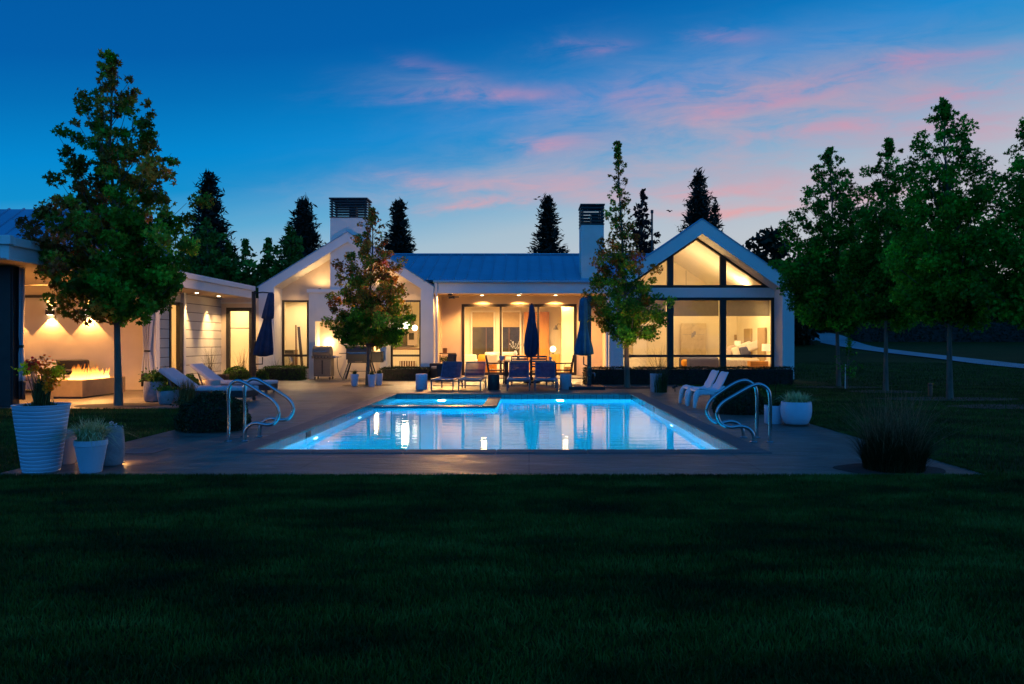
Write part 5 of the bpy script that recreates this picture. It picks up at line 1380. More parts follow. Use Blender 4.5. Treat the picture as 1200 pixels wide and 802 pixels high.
t = thing('pellet_smoker', 'black barrel pellet smoker on splayed legs at the right of the alcove', 'smoker', (wx(423, D), D, 0))
br_ = MB(); n = 20; prof = [(.24 * math.cos(a), .97 + .235 * math.sin(a)) for a in np.linspace(0, PI, n)]; br_.prism_x([(.24, .72), *prof, (-.24, .72)], -.48, .42)
br_.build('barrel', BLACK, t, smooth=True, angle=50)
MB().box(-.45, .40, -.252, -.242, .965, .985).build('lid_seam', STEEL, t); MB().tube([(-.36, -.24, .93), (-.36, -.29, .93), (.30, -.29, .93), (.30, -.24, .93)], .012, 8).build('lid_handle', STEEL, t)
MB().box(-.44, .38, -.22, .22, .60, .72).build('drip_tray', BLACK, t, bevel=.02)
MB().box(-.16, .10, -.252, -.244, .63, .65).build('badge', GRAYSTEEL, t)
hp = MB(); hp.box(.425, .78, -.22, .2, .62, .98); hp.build('hopper', BLACK, t, bevel=.012); MB().box(.425, .80, -.24, .22, .983, 1.01).build('hopper_lid', BLACK, t)
MB().box(-.74, -.485, -.2, .2, .93, .955).build('side_shelf', BLACK, t)
for s_ in (-1, 1):
    MB().bar((-.40, s_ * .18, .62), (-.60, s_ * .24, 0.01), .05, .04).build('leg', BLACK, t); MB().bar((.36, s_ * .18, .62), (.52, s_ * .24, 0.06), .05, .04).build('leg', BLACK, t)
    MB().tube([(.50, s_ * .24 - .03, .085), (.50, s_ * .24 + .03, .085)], .085, 16).build('wheel', BLACK, t)
MB().tube([(-.53, 0, .3), (.43, 0, .3)], .012, 6).build('brace', BLACK, t)

# ---------------- white moulded lounge chairs
def moulded_chair(label, x, y, rz=0):
    t = thing('moulded_chair', label, 'chair', (x, y, 0), rz, 'white moulded plastic lounge chairs')
    # side view runs along x: front at -x (faces the pool), back at +x
    prof = smooth_path([(-.36, 0, .33), (-.34, 0, .375), (-.28, 0, .385), (-.10, 0, .345), (.06, 0, .335), (.14, 0, .375), (.22, 0, .52), (.30, 0, .685), (.335, 0, .725), (.375, 0, .71)], 5)
    v = []; W = []
    for i, p in enumerate(prof):
        q = i / (len(prof) - 1); w_ = .27 - .03 * q - (.10 * max(0, (q - .72) / .28) ** 1.5)
        W.append(w_)
    mb = MB(); n = 11
    for p, w_ in zip(prof, W):
        for j in range(n):
            a = (j / (n - 1) - .5) * 2; q = p.x
            dish = .035 * a * a
            mb.v.append((p.x - (.5 * dish if q > .15 else 0), a * w_, p.z + (dish if -.3 < q < .2 else dish * .4)))
    for i in range(len(prof) - 1):
        for j in range(n - 1): mb.f.append((i * n + j, i * n + j + 1, (i + 1) * n + j + 1, (i + 1) * n + j))
    o = mb.build('seat_shell', PLASTIC, t, smooth=True, angle=180); s_ = o.modifiers.new('thick', 'SOLIDIFY'); s_.thickness = .028; s_.offset = -1
    sb = o.modifiers.new('sub', 'SUBSURF'); sb.levels = sb.render_levels = 1
    def leg(pts, r, s2): MB().tube(smooth_path([(a, s2 * b, c) for a, b, c in pts], 6), list(np.interp(np.linspace(0, 1, 6 * (len(pts) - 1) + 1), np.linspace(0, 1, len(r)), r)), 14).build('leg', PLASTIC, t, smooth=True, angle=80)
    for s2 in (-1, 1):
        leg([(-.30, .225, .36), (-.355, .235, .26), (-.385, .25, .12), (-.40, .262, 0)], [.05, .062, .046, .030], s2)
        leg([(.20, .205, .44), (.27, .23, .30), (.335, .25, .14), (.375, .262, 0)], [.035, .065, .046, .030], s2)
        # skirt between the legs
        sk = MB(); pts = [(-.36, .37), (-.2, .375), (0, .345), (.14, .38), (.22, .46), (.30, .32), (.24, .28), (.10, .27), (-.08, .27), (-.22, .27), (-.33, .24)]
        sk.prism_y(pts[::-1], s2 * .235 - .02, s2 * .235 + .02); sk.build('side_skirt', PLASTIC, t, bevel=.018, seg=3)
moulded_chair('nearer white moulded plastic lounge chair facing the pool', wx(834.5, 15.75), 15.95, R(4)); moulded_chair('farther white moulded plastic lounge chair, half behind its twin', wx(823.5, 16.6), 16.75, R(4))

# ================================================================== inside the rooms
def plain(nm, m_, label, cat, mb, loc=(0, 0, 0), rz=0, **kw):
    o = mb.build(nm, m_, None, **kw); o.location = loc; o.rotation_euler = (0, 0, rz); return tag(o, label, cat)
# laundry
D = 31.6; t = thing('washing_machine', 'white front loading washing machine seen through the left gable window', 'washer', (wx(336, 31.0) - .0, 31.35, .032)); k = D / F
MB().box(-.26, .26, -.28, .28, 0, 1.0).build('body', GRAYSTEEL, t, bevel=.015); MB().lathe([(.12, 0), (.21, 0), (.22, .03), (.17, .05), (0, .03)], 28, close=False).build('door_ring', STEEL, t, smooth=True, loc=(0, -.285, .55)).rotation_euler = (R(90), 0, 0)
MB().box(-.24, .24, -.285, -.281, .88, .97).build('control_panel', BLACK, t)
for px, lean_, nm, lab, m_, w_ in ((346.5, .02, 'broom', 'thin wooden pole leaning in the laundry room', WOODDARK, .05), (352, .10, 'ironing_board', 'folded dark ironing board leaning in the laundry room', CHARCOAL, .10)):
    D = 30.6; mb = MB(); mb.bar((lean_, 0, 0), (0 - lean_, .1, wz(384 if nm == 'ironing_board' else 382, D)), w_, .05); plain(nm, m_, lab, nm.replace('_', ' '), mb, (wx(px, D), D, .032))
# dining nook with pendant
D = 30.9; k = D / F; t = thing('globe_pendant', 'pendant with three glowing glass globes behind the right window of the left gable', 'pendant', (wx(476, D), D, 3.29))
for dx, y_, r in ((-9.5, 384.5, .115), (0, 381.5, .15), (10, 384.5, .115)):
    z = wz(y_, D) - 3.29; X = dx * k
    g_ = MB(); prof = [(r * math.sin(a), z - r * math.cos(a)) for a in np.linspace(0.02, PI - .02, 14)]; g_.lathe(prof, 22, c=(X, 0)); g_.build('globe', BULB, t, smooth=True, angle=180)
    MB().lathe([(r * 1.15, z - r * .55), (r * 1.18, z - r * .5), (r * 1.15, z - r * .45)], 22, c=(X, 0), close=False).build('ring', WOODDARK, t); MB().tube([(X, 0, z + r), (X * .3, 0, 0)], .008, 6).build('cord', BLACK, t)
light('POINT', 'pendant_light', (0, -.3, wz(381, D) - 3.29), 25, (1, .8, .5), t, shadow_soft_size=.15)
D = 33.9; mb = MB(); mb.box(-.55, .50, 0, .05, 1.15, 2.55); plain('dark_window_pane', NIGHTGLASS, 'dark night window on the back wall behind the globe pendant', 'window', mb, (wx(472, D), D - .08, 0))
mb = MB(); mb.box(-.22, .22, 0, .03, 0, .8); plain('framed_picture', PINKWHITE, 'pale framed picture with a dark figure behind the globe pendant', 'picture', mb, (wx(484, D), D - .14, 1.2))
mb = MB(); mb.box(-.12, .10, 0, .02, .25, .55); plain('picture_figure', CHARCOAL, 'dark shape in the pale framed picture behind the globe pendant', 'picture', mb, (wx(483, D), D - .165, 1.2))
D = 31.6; t = thing('stair_railing', 'white spindle railing behind the right window of the left gable', 'railing', (wx(475, D), D, .032))
MB().box(-.62, .62, -.03, .03, 1.0, 1.06).build('rail', WOODDARK, t); MB().box(-.62, .62, -.02, .02, .06, .10).build('rail', LINEN, t)
sp_ = MB()
for i in range(13): sp_.box(-.6 + i * .1, -.58 + i * .1, -.01, .01, .1, 1.0)
sp_.build('spindles', LINEN, t)
mb = MB(); mb.box(-.35, .35, -.12, .12, 0, .5); plain('book_box', WOODDARK, 'dark low cabinet with books behind the spindle railing', 'cabinet', mb, (wx(478, 33.2), 33.2, .032), bevel=.02)
# great room
D = 36.3
for (a, b) in ((553, 579), (588.5, 609.5)):
    X0, X1 = wx(a, D), wx(b, D); t = thing('back_window', ('wider' if a < 560 else 'narrower') + ' dark night window with a half drawn blind at the back of the living room', 'window', ((X0 + X1) / 2, D, 0)); h_ = (X1 - X0) / 2
    f = MB(); zt, zb = wz(366, D), wz(427, D)
    for q in ((-h_ - .06, -h_ + .02, zb, zt), (h_ - .02, h_ + .06, zb, zt)): f.box(q[0], q[1], -.03, .08, q[2], q[3])
    f.box(-h_ - .06, h_ + .06, -.031, .08, zt, zt + .08); f.build('frame', LINEN, t)
    MB().box(-h_ + .02, h_ - .02, .02, .06, zb, zt - .02).build('pane', NIGHTGLASS, t)
    MB().box(-h_ + .01, h_ - .01, -.015, .0, wz(383.5, D), zt - .005).build('blind', BLIND, t)
    MB().box((.15 if a < 560 else -.1) - .015, (.15 if a < 560 else -.1) + .015, .0, .018, zb, wz(384, D)).build('mullion', WOODDARK, t)
D = 36.2; mb = MB(); mb.box(wx(614, D), wx(643.5, D), 0, .08, .032, wz(366, D)); plain('wood_door', WOOD, 'tall orange oak door panel behind the closed market umbrella', 'door', mb, (0, D, 0), bevel=.006)
D = 34.6; mb = MB(); mb.box(wx(657.5, D), 2.76, 0, .1, .032, 3.28); plain('partition_wall', ROOM, 'cream partition wall at the right of the living room', 'wall', mb, (0, D - .6, 0))
t = thing('oak_cabinet', 'orange oak cabinet under the reading lamp in the living room', 'cabinet', (wx(651, D), D, .032)); MB().box(-.20, .20, -.2, .2, 0, .78).build('body', WOOD, t, bevel=.008); MB().box(-.002, .002, -.203, -.199, .05, .74).build('door_gap', BLACK, t)
t = thing('table_lamp', 'glowing white globe lamp on the orange oak cabinet', 'lamp', (wx(648, D), D, .815)); MB().lathe([(0, 0), (.06, 0), (.05, .03), (.015, .05), (.015, .1)], 16).build('base', BLACK, t); MB().lathe([(.13 * math.sin(a), .22 - .13 * math.cos(a)) for a in np.linspace(.02, PI - .02, 12)], 20).build('globe', BULB, t, smooth=True, angle=180)
t = thing('swing_arm_lamp', 'grey swing arm wall lamp above the globe lamp', 'lamp', (wx(657, D), D, wz(381, D)))
MB().tube([(0, 0, .03), (-.12, -.02, .05), (-.20, -.04, -.08)], .012, 6).build('arm', BLACK, t); MB().lathe([(.03, -.02), (.05, -.06), (.12, -.2), (.125, -.21)], 18, c=(-.22, -.04), close=False).build('lamp_shade', GRAYSTEEL, t, smooth=True)
t = thing('marigold_armchair', 'rounded marigold yellow armchair at the left of the living room', 'armchair', (wx(571, 31.9), 31.9, .032)); 
bb = MB(); bb.lathe([(.36, .0), (.40, .05), (.40, .6), (.37, .76), (.32, .80), (.28, .76), (.26, .5)], 28, mod=lambda a, r, z: r if math.sin(a) < .35 else r * .98); bb.build('tub', ORANGE, t, smooth=True, angle=60); MB().lathe([(0, .30), (.27, .30), (.27, .46), (.2, .5), (0, .5)], 20, close=False).build('seat_cushion', ORANGE, t, smooth=True)
t = thing('white_sofa', 'white sofa heaped with cushions behind the dining chairs', 'sofa', (wx(588, 33.4), 33.4, .032)); MB().box(-.75, .65, -.4, .4, .08, .42).build('base', LINEN, t, bevel=.04, seg=3); MB().box(-.75, .65, .2, .42, .42, .88).build('backrest', LINEN, t, bevel=.06, seg=3)
rr = random.Random(2)
for i, (x_, y_, m_) in enumerate(((-.5, -.05, LINEN), (-.1, .0, PINKWHITE), (.35, -.02, PINKWHITE))):
    o = MB().box(-.24, .24, -.08, .08, -.2, .2, Matrix.Rotation(R(-20), 4, 'X') @ Matrix.Rotation(R(rr.uniform(-9, 9)), 4, 'Y')).build('cushion', m_, None, bevel=.07, seg=3); o.location = (wx(588, 33.4) + x_, 33.4 + y_, .032 + .66); tag(o, ('plump white cushion at the left end of the white sofa', 'blush cushion in the middle of the white sofa', 'blush cushion at the right end of the white sofa')[i], 'cushion')
th = MB(); nn = 10
for i in range(nn):
    for j in range(8):
        a = i / 9; b = j / 7; th.v.append((-.36 + .5 * b, -.44 + .02 * math.sin(6 * b), .82 - .42 * a + .02 * math.sin(9 * b + a)))
for i in range(nn - 1):
    for j in range(7): th.f.append((i * 8 + j, i * 8 + j + 1, i * 8 + 9 + j, i * 8 + 8 + j))
o = plain('throw_blanket', LINEN, 'white throw draped over the marigold yellow armchair', 'blanket', th, (wx(577, 31.9) + .1, 31.9, .032), smooth=True); o.modifiers.new('thick', 'SOLIDIFY').thickness = .02
t = thing('white_armchair', 'small white armchair behind the left sliding door pane', 'armchair', (wx(549, 32.8), 32.8, .032)); MB().box(-.32, .32, -.35, .35, .08, .42).build('base', LINEN, t, bevel=.04, seg=3); MB().box(-.32, .32, .2, .38, .42, .78).build('backrest', LINEN, t, bevel=.05, seg=3)
for s_ in (-1, 1): MB().box(s_ * .34 - .07, s_ * .34 + .07, -.35, .3, .08, .58).build('arm', LINEN, t, bevel=.04, seg=3)
t = thing('flower_vase', 'white vase with pale leafy branches in the living room', 'vase', (wx(604, 31.6), 31.6, .80)); rng = np.random.default_rng(41)
MB().lathe([(0, 0), (.06, 0), (.085, .08), (.05, .17), (.045, .2)], 18).build('vase_body', POTWHITE, t, smooth=True)
stp = []; sm = MB()
for i in range(9):
    a = rng.uniform(0, 6.28); r_ = rng.uniform(.12, .3); h_ = rng.uniform(.25, .48); sm.tube([(0, 0, .15), (r_ * .4 * math.cos(a), r_ * .2 * math.sin(a), .15 + h_ * .6), (r_ * math.cos(a), r_ * .4 * math.sin(a), .2 + h_)], .004, 4)
    for s_ in np.linspace(.35, 1, 8): stp.append((r_ * s_ * math.cos(a), r_ * .4 * s_ * math.sin(a), .17 + h_ * s_))
sm.build('stems', L_REED, t); leaves('foliage', np.array(stp), .07, .5, L_WHITEFLOWER, t, 'oval', .2, rng=rng)
t = thing('console_table', 'low oak table carrying the white vase', 'table', (wx(604, 31.6), 31.6, .032)); MB().box(-.5, .5, -.2, .2, .73, .767).build('top', WOOD, t)
for sx in (-.45, .45): MB().box(sx - .03, sx + .03, -.18, .18, 0, .73).build('leg', WOOD, t)
t = thing('wicker_basket', 'woven basket with a handle on the floor right inside the sliding door', 'basket', (wx(666, 31.4), 31.4, .032)); MB().lathe([(0, 0), (.17, 0), (.2, .15), (.19, .3), (.175, .3), (.18, .1), (0, .02)], 24, close=False).build('body', STONE, t, smooth=True); MB().tube([(.18 * math.cos(a), 0, .28 + .18 * math.sin(a)) for a in np.linspace(0, PI, 12)], .01, 6).build('handle', STONE, t)
# bedroom
D = 35.0; t = thing('abstract_painting', 'large pale abstract painting with a grey smudge on the bedroom wall', 'painting', (wx(812.5, D), D, wz(398, D)))
def m_paint():
    m, nt, out = new_mat('abstract canvas'); p = nt.nodes.new('ShaderNodeBsdfPrincipled'); v = coords(nt, 'Object', (1, 1, 1)); n = noise(nt, 2.2, 7, v, .7, 1.0)
    c = ramp(nt, [(.25, (.30, .26, .20)), (.42, (.56, .46, .28)), (.7, (.68, .58, .40))], n.outputs['Fac']); nt.links.new(c.outputs[0], p.inputs['Base Color']); nt.links.new(p.outputs[0], out.inputs[0]); return m
K_ = D / F; MB().box(-14.5 * K_, 14.5 * K_, -.03, .03, -19 * K_, 19 * K_).build('canvas', m_paint(), t, bevel=.004)
mb = MB(); rg = random.Random(3)
mb.box(-13 * K_, -2 * K_, -.0335, -.031, 5.6 * K_, 5.9 * K_); mb.box(3 * K_, 13 * K_, -.0335, -.031, 5.4 * K_, 5.7 * K_); mb.lathe([(.0, 0), (.16, 0), (.14, .002), (0, .003)], 16, mod=lambda a, r, z: r * (.62 + .2 * math.sin(2 * a + .8) + .12 * math.sin(5 * a) + .1 * math.cos(7 * a)), close=False)
o = mb.build('ink_mark', POTSTONE, t); 
for v_ in list(o.data.vertices)[16:]: v_.co = (v_.co.x * .8 + .25 * v_.co.y, -.034 - v_.co.z, v_.co.y * 1.7 + 6 * K_)
t = thing('double_bed', 'wide bed with slate blue blanket and white linen in the lit bedroom', 'bed', (8.0, 32.2, .032))
MB().box(-1.4, 1.4, -.88, .88, .06, .30).build('bed_base', LINEN, t, bevel=.02); MB().box(-.30, 1.42, -.92, .92, .301, .64).build('mattress', LINEN, t, bevel=.09, seg=4)
MB().box(-1.55, -.25, -.96, .96, .10, .70).build('blanket', BLUELINEN, t, bevel=.12, seg=4)
for i in range(7): MB().tube(smooth_path([(-.2 + .16 * i, -.925, .58), (-.17 + .17 * i, -.94, .42), (-.22 + .17 * i, -.945, .2)], 4), .022, 6).build('sheet_fold', LINEN, t, smooth=True)
for i, (px, py, sx, m_, ry_, D2) in enumerate(((857, 410.5, .26, PINKWHITE, 25, 32.9), (864.5, 411.5, .24, LINEN, 20, 32.5), (874, 407, .30, LINEN, 25, 32.3), (883, 406, .30, LINEN, 18, 31.8), (873, 412, .22, BLUELINEN, 8, 31.75))):
    o = MB().box(-sx, sx, -.09, .09, -.2, .2, Matrix.Rotation(R(-25), 4, 'X') @ Matrix.Rotation(R(-ry_), 4, 'Y')).build('pillow', m_, None, bevel=.08, seg=3); o.location = (wx(px, D2), D2, max(wz(py, D2), .82)); tag(o, ('blush pillow at the left of the heap on the bed', 'small white pillow second from the left on the bed', 'big white pillow in the middle of the heap on the bed', 'biggest white pillow at the right end of the heap on the bed', 'dark slate cushion lying before the white bed pillows')[i], 'pillow')
for y0_, y1_, lab in ((32.75, 33.75, 'farther'), (30.75, 31.75, 'nearer')):
    mb = MB(); mb.box(9.43, 9.525, y0_, y1_, .035, 1.93); plain('headboard_panel', BLIND, lab + ' tall linen headboard panel on the right bedroom wall behind the bed', 'headboard', mb, (0, 0, 0), bevel=.02)
D = 30.5; t = thing('bedside_table', 'orange oak bedside table at the right of the bed', 'nightstand', (9.06, 30.4, .032)); MB().box(-.36, .34, -.22, .22, .30, .56).build('drawer_box', WOOD, t, bevel=.01)
for sx in (-.3, .28):
    for sy in (-.17, .17): MB().box(sx - .02, sx + .02, sy - .02, sy + .02, 0, .30).build('leg', WOOD, t)
MB().box(-.32, .30, -.224, -.221, .425, .431).build('drawer_gap', BLACK, t)
t = thing('bedside_lamp', 'table lamp with a cream drum shade at the right of the bed', 'lamp', (9.32, 30.15, .595)); MB().lathe([(0, 0), (.08, 0), (.07, .02), (.02, .05), (.02, .42)], 16).build('base', LINEN, t, smooth=True); MB().lathe([(.18, .40), (.17, .68)], 24, close=False).build('lamp_shade', PAPER, t, smooth=True)
light('POINT', 'lamp_light', (0, 0, .54), 12, WARM, t, shadow_soft_size=.06)
t = thing('bedside_lamp', 'smaller cream table lamp half hidden behind the bed pillows', 'lamp', (9.2, 33.9, .9)); MB().lathe([(0, 0), (.06, 0), (.015, .04), (.015, .3)], 12).build('base', LINEN, t); MB().lathe([(.14, .28), (.13, .5)], 20, close=False).build('lamp_shade', PAPER, t, smooth=True)
mb = MB(); mb.box(-.2, .2, -.2, .2, 0, .86); plain('bedside_cabinet', LINEN, 'pale cabinet under the smaller bedroom lamp', 'cabinet', mb, (9.2, 33.9, .034), bevel=.01)
t = thing('marigold_stool', 'rounded marigold bench at the foot of the bed', 'stool', (wx(808, 31.6), 31.6, .032)); MB().box(-.33, .33, -.22, .22, .32, .60).build('seat', ORANGE, t, bevel=.11, seg=4)
for sx in (-.24, .24):
    for sy in (-.15, .15): MB().tube([(sx, sy, .34), (sx * 1.1, sy * 1.1, 0)], .018, 8).build('leg', WOODDARK, t)
D = 31.5; t = thing('bedroom_pendant', 'flat amber glass pendant hanging in the bedroom', 'pendant', (wx(804, D), D, wz(357, D))); MB().lathe([(0, -.05), (.14, -.045), (.22, 0), (.14, .05), (.03, .06)], 28, close=False).build('lamp_shade', PENDL, t, smooth=True); MB().tube([(0, 0, .05), (0, 0, 1.4)], .006, 6).build('cord', BLACK, t)
D = 34.9; mb = MB(); mb.box(0, .62, -.06, .06, .035, 2.2); plain('bedroom_door', LINEN, 'white bedroom door standing at the left behind the tree', 'door', mb, (wx(741, D), D - .1, 0)); mb = MB(); mb.box(-.05, .05, -.02, .02, -.14, .1); plain('wall_switch', BLIND, 'small switch plate on the wall between painting and bed', 'switch', mb, (wx(862, 35.15), 35.17, wz(395, 35.15)))
t = thing('bedroom_dresser', 'pale dresser with small ornaments behind the trunk of the tall right tree', 'dresser', (wx(738, 33.0), 33.0, .032)); MB().box(-.4, .4, -.22, .22, 0, .62).build('body', LINEN, t, bevel=.01); MB().lathe([(0, .62), (.06, .62), (.08, .72), (.03, .82)], 14).build('ornament', POTSTONE, t)

# ================================================================== trees
P_CONE = [(0, .55), (.10, .86), (.22, 1.0), (.38, .92), (.55, .70), (.72, .46), (.86, .26), (1, .06)]
def prof(k, P_=P_CONE): return [(a, b * k) for a, b in P_]
D1 = 16.3
def hue1(c):
    x, y_, z = c; h = .22
    h = .56 + .1 * math.sin(4 * z + 3 * x)
    if z > 4.7: h = .60 + .12 * math.sin(3 * z)
    if x < -.1 and 3.1 < z < 4.7: h = .80
    if x < -.2 and z <= 3.1: h = .55
    if x > .15 and z < 4.0: h = .18
    if x > 1.0 and z > 3.2: h = .5
    return h
make_tree('sweetgum_tree', 'big sweetgum with green and russet leaves standing before the covered patio at the left', (wx(139, D1), D1, 0), 7.45, 2.15, [(0, .75), (.06, 1.32), (.16, 1.56), (.33, 1.50), (.5, 1.25), (.62, 1.10), (.74, .80), (.88, .42), (1, .05)], (-.22, 0), 100, 21000, .142, L_SWEETGUM, .075, 21, hue=hue1, clump=.27, off=(.02, 0))
D2 = 23.8
make_tree('sweetgum_tree', 'small bronze and green sweetgum in front of the barbecue alcove', (wx(431, D2), D2, 0), 5.5, 1.5, [(0, .75), (.07, 1.25), (.22, 1.40), (.42, 1.22), (.58, .92), (.7, .55), (.85, .34), (1, .06)], (.16, 0), 92, 22000, .102, L_SWEETGUM, .065, 22, hue=lambda c: .54 + .18 * max(0, min(1, (c[2] - 2) / 2.2)) - (.28 if c[2] < 2.2 else 0) + .1 * math.sin(4 * c[0]), clump=.24)
D3 = 22.6
make_tree('sweetgum_tree', 'tall thin spired sweetgum in front of the right gable', (wx(735, D3), D3, 0), 7.25, 1.55, [(0, .6), (.06, 1.15), (.15, 1.5), (.27, 1.25), (.42, .85), (.56, .5), (.72, .32), (.85, .2), (1, .04)], (-.28, 0), 78, 14500, .108, L_SWEETGUM, .075, 23, hue=lambda c: .56 + (.14 if c[2] > 3.2 else -.22) + .1 * math.sin(5 * c[0]), clump=.25)
P_OVAL = [(0, .5), (.12, .92), (.3, 1.0), (.5, .88), (.7, .62), (.85, .38), (1, .06)]
grp = 'row of green trees on the right lawn'
make_tree('shade_tree', 'leftmost green tree of the row on the right lawn, beside the gable', (wx(983, 23.2), 23.2, 0), 7.2, 2.05, prof(1.5, P_OVAL), (-.3, 0), 106, 28000, .128, L_GREEN, .062, 24, hue=lambda c: .18 + .2 * (c[2] < 2.6), clump=.34, group=grp, off=(-.05, 0))
make_tree('shade_tree', 'second green tree of the row, pale trunk left of the wooden post', (wx(1038, 21.0), 21.0, 0), 6.9, 2.05, prof(1.0, P_OVAL), (.05, 0), 90, 20000, .12, L_GREEN, .062, 25, hue=lambda c: .30 + .15 * math.sin(4 * c[0]), clump=.32, group=grp, off=(-.1, 0))
make_tree('shade_tree', 'tallest and brightest green tree of the row, right of the wooden post', (wx(1113, 18.2), 18.2, 0), 7.05, 2.1, prof(1.38, P_OVAL), (-.12, 0), 118, 33000, .115, L_GREEN, .066, 26, hue=lambda c: .62 if c[0] < .1 and c[2] < 4.8 else .35, clump=.32, group=grp)
make_tree('shade_tree', 'rightmost green tree of the row, cut by the picture edge', (wx(1222, 16.2), 16.2, 0), 6.4, 2.0, prof(1.35, P_OVAL), (0, 0), 100, 22000, .118, L_GREEN, .08, 27, hue=lambda c: .22, clump=.30, group=grp)
s = make_tree('sapling', 'slender young sapling tied to a pale stake on the right lawn', (wx(992, 22.3), 22.3, 0), 1.45, .35, [(0, .3), (.4, .42), (.8, .25), (1, .03)], (.08, 0), 16, 420, .07, L_GREEN, .014, 28, hue=lambda c: .2, clump=.14)
MB().tube([(-.06, -.05, 0), (-.05, -.05, .7)], .014, 6).build('stake', LINEN, s)
# behind the house
def cz(px, ytop, D): return wz(ytop, D)
for px, yt, D, r0, n, sd_, lab in ((245, 208, 46, 3.29, 28500, 31, 'dense dark conifer rising behind the walkway roof at the left'), (356, 239, 50, 3.66, 28500, 32, 'dark conifer behind the left slope of the left gable'), (467, 240, 52, 2.93, 22800, 33, 'slim dark conifer right of the slatted left chimney'), (642, 236, 50, 2.81, 20900, 34, 'slim ragged dark conifer above the middle of the main roof'), (819, 205, 52, 3.29, 26600, 35, 'tall dark conifer behind the peak of the right gable'), (838, 238, 54, 2.32, 8000, 36, 'short dark conifer tucked behind the right slope of the right gable')):
    make_conifer('conifer', lab, (wx(px, D), D, 0), wz(yt, D), 1.0, r0, n, sd_, lsize=.40, power=.88)
grp2 = 'green trees behind the walkway roof'
for px, yt, D, r_, n, sd_, m_, lab in ((243, 256, 38, 1.9, 8200, 41, L_MID, 'broad green tree in front of the left conifer, over the walkway roof'), (288, 281, 37, .85, 3600, 42, L_MID, 'small pointed green tree just right of the broad one over the walkway'), (314, 281, 38, .85, 3600, 43, L_MID, 'slim green tree between two others over the walkway roof'), (340, 266, 36, 1.3, 5600, 44, L_MID, 'green tree nearest the left gable slope'), (268, 284, 39, 1.2, 5000, 45, L_MID, 'low green tree filling the gap right of the broad one'), (212, 296, 40, 1.3, 4200, 46, L_MID, 'green tree half hidden behind the big sweetgum at the left')):
    make_tree('garden_tree', lab, (wx(px, D), D, 0), wz(yt, D), 1.2, prof(r_, P_OVAL), (0, 0), 84, int(n * 1.7), .23, m_, .08, sd_, 'oval', hue=lambda c: .4 + .08 * c[0], group=grp2, clump=.42)
make_tree('red_maple', 'dark red leaved tree behind the spired sweetgum', (wx(752, 40), 40, 0), wz(223, 40), 3.0, prof(.95, P_OVAL), (0, 0), 64, 6000, .20, L_RED, .1, 51, 'oval', clump=.34)
t = thing('flue_pole', 'thin dark pole standing behind the dark red tree', 'pole', (wx(767.5, 38.0), 38.9, 0)); MB().tube([(0, 0, 0), (0, 0, wz(248, 38.9))], .05, 10).build('pole', BLACK, t); MB().lathe([(.05, wz(250, 38.9)), (.075, wz(250, 38.9)), (.075, wz(246.5, 38.9)), (.0, wz(246, 38.9))], 12, close=False).build('cap', BLACK, t)
grp3 = 'dark distant trees beyond the drive'
rng = np.random.default_rng(77)
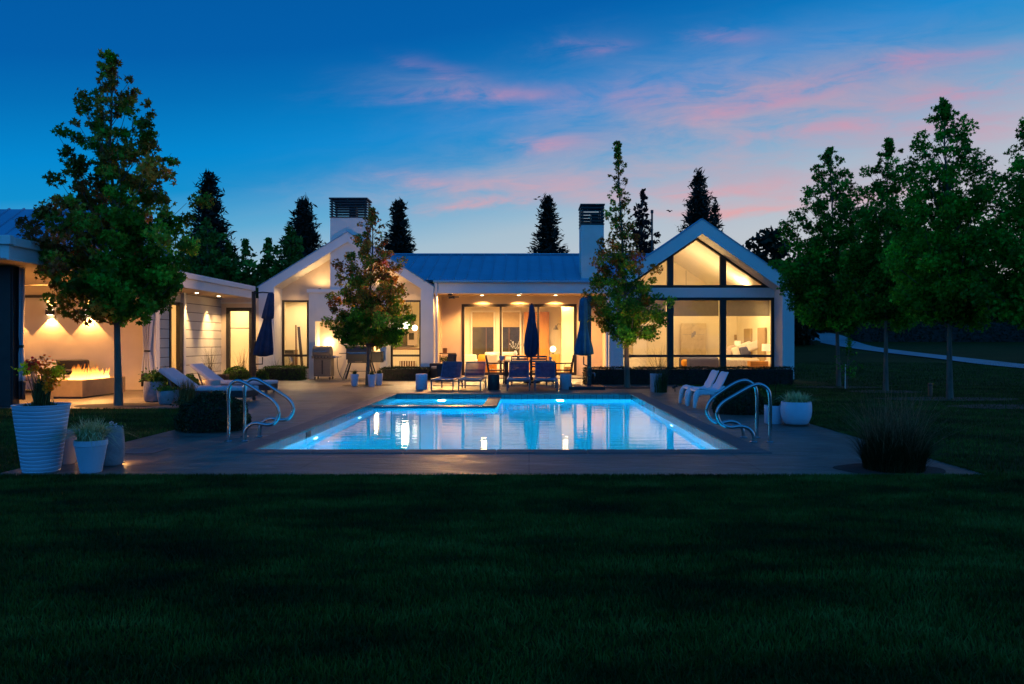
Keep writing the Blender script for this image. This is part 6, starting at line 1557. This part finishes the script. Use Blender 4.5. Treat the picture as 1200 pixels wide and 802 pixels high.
for i, (px, yt, D, r_, lab) in enumerate(((905, 268, 58, 3.2, 'dark round distant tree just right of the right gable roof'), (948, 300, 72, 4.2, 'dark distant tree behind the leftmost lawn tree'), (1000, 318, 84, 4.5, 'dark distant tree left of the second lawn tree'), (1052, 322, 88, 4.5, 'dark distant tree behind the second lawn tree'), (1100, 318, 86, 4.8, 'dark distant tree behind the tallest lawn tree'), (1152, 315, 84, 4.6, 'dark distant tree right of the tallest lawn tree'), (1205, 318, 86, 4.8, 'dark distant tree at the right end behind the rightmost lawn tree'), (1262, 318, 86, 4.8, 'dark distant tree beyond the right picture edge'))):
    x = wx(px, D); g0 = ground_z(x, D)
    make_tree('distant_tree', lab, (x, D, g0 - .1), wz(yt, D) - g0, .5, prof(r_, [(0, .8), (.2, 1), (.5, .95), (.8, .6), (1, .15)]), (0, 0), 70, 5200, .62, L_DARKLEAF, .2, 60 + i, 'oval', group=grp3, clump=.95, asc=.35)
# far clipped hedge along the drive
t0 = make_hedge('hedge', 'long tall dark hedge beyond the drive on the slope', wx(1005, 60), wx(1290, 60), 60, 61.5, 1.75, 7000, L_DARKLEAF, 14, .16)
t0.location.z = ground_z(wx(1150, 60), 60) - .25
# distant lit house corner glimpsed at the right edge
x = wx(1199, 92); t = thing('distant_house', 'far house wall with one lit window glimpsed at the right edge behind the trees', 'house', (x, 92, ground_z(x, 92)))
z0 = wz(378, 92) - ground_z(x, 92)
MB().box(-.8, 4.2, 0, 4, -1, z0 + 2.6).build('wall', POTLILAC, t); MB().prism_x([(-.3, z0 + 2.6), (4.3, z0 + 2.6), (2, z0 + 3.6)], -1, 4.4).build('roof', METALROOF, t); MB().box(-.45, .05, -.05, -.0, z0 + 1.6, z0 + 2.0).build('lit_window', glow('far lit window', (1, .6, .2), 1.2), t)
# bird
t = thing('bird', 'tiny dark bird flying between the spired tree and the right gable conifer', 'bird', (wx(785, 60), 60, wz(248, 60)), R(30))
b = MB(); b.lathe([(.0, -.16), (.03, -.12), (.055, -.02), (.05, .06), (.035, .11), (.01, .16)], 10); o = b.build('body', BLACK, t, smooth=True); o.rotation_euler = (R(90), 0, 0)
for s_ in (-1, 1): MB().poly([(0, -.06, .02), (s_ * .18, -.02, .12), (s_ * .36, .06, .05), (s_ * .16, .08, .09), (0, .08, .02)]).build('wing', BLACK, t)

# ================================================================== render settings
SC.view_settings.view_transform = 'Standard'; SC.view_settings.look = 'None'; SC.view_settings.exposure = 0; SC.view_settings.gamma = 1
SC.view_settings.use_curve_mapping = False
cy = SC.cycles
cy.max_bounces = 10; cy.diffuse_bounces = 4; cy.glossy_bounces = 4; cy.transmission_bounces = 8; cy.transparent_max_bounces = 16
cy.caustics_reflective = False; cy.caustics_refractive = False
cy.sample_clamp_indirect = 4; cy.sample_clamp_direct = 0
cy.use_denoising = True
try: cy.denoiser = 'OPENIMAGEDENOISE'
except Exception: pass
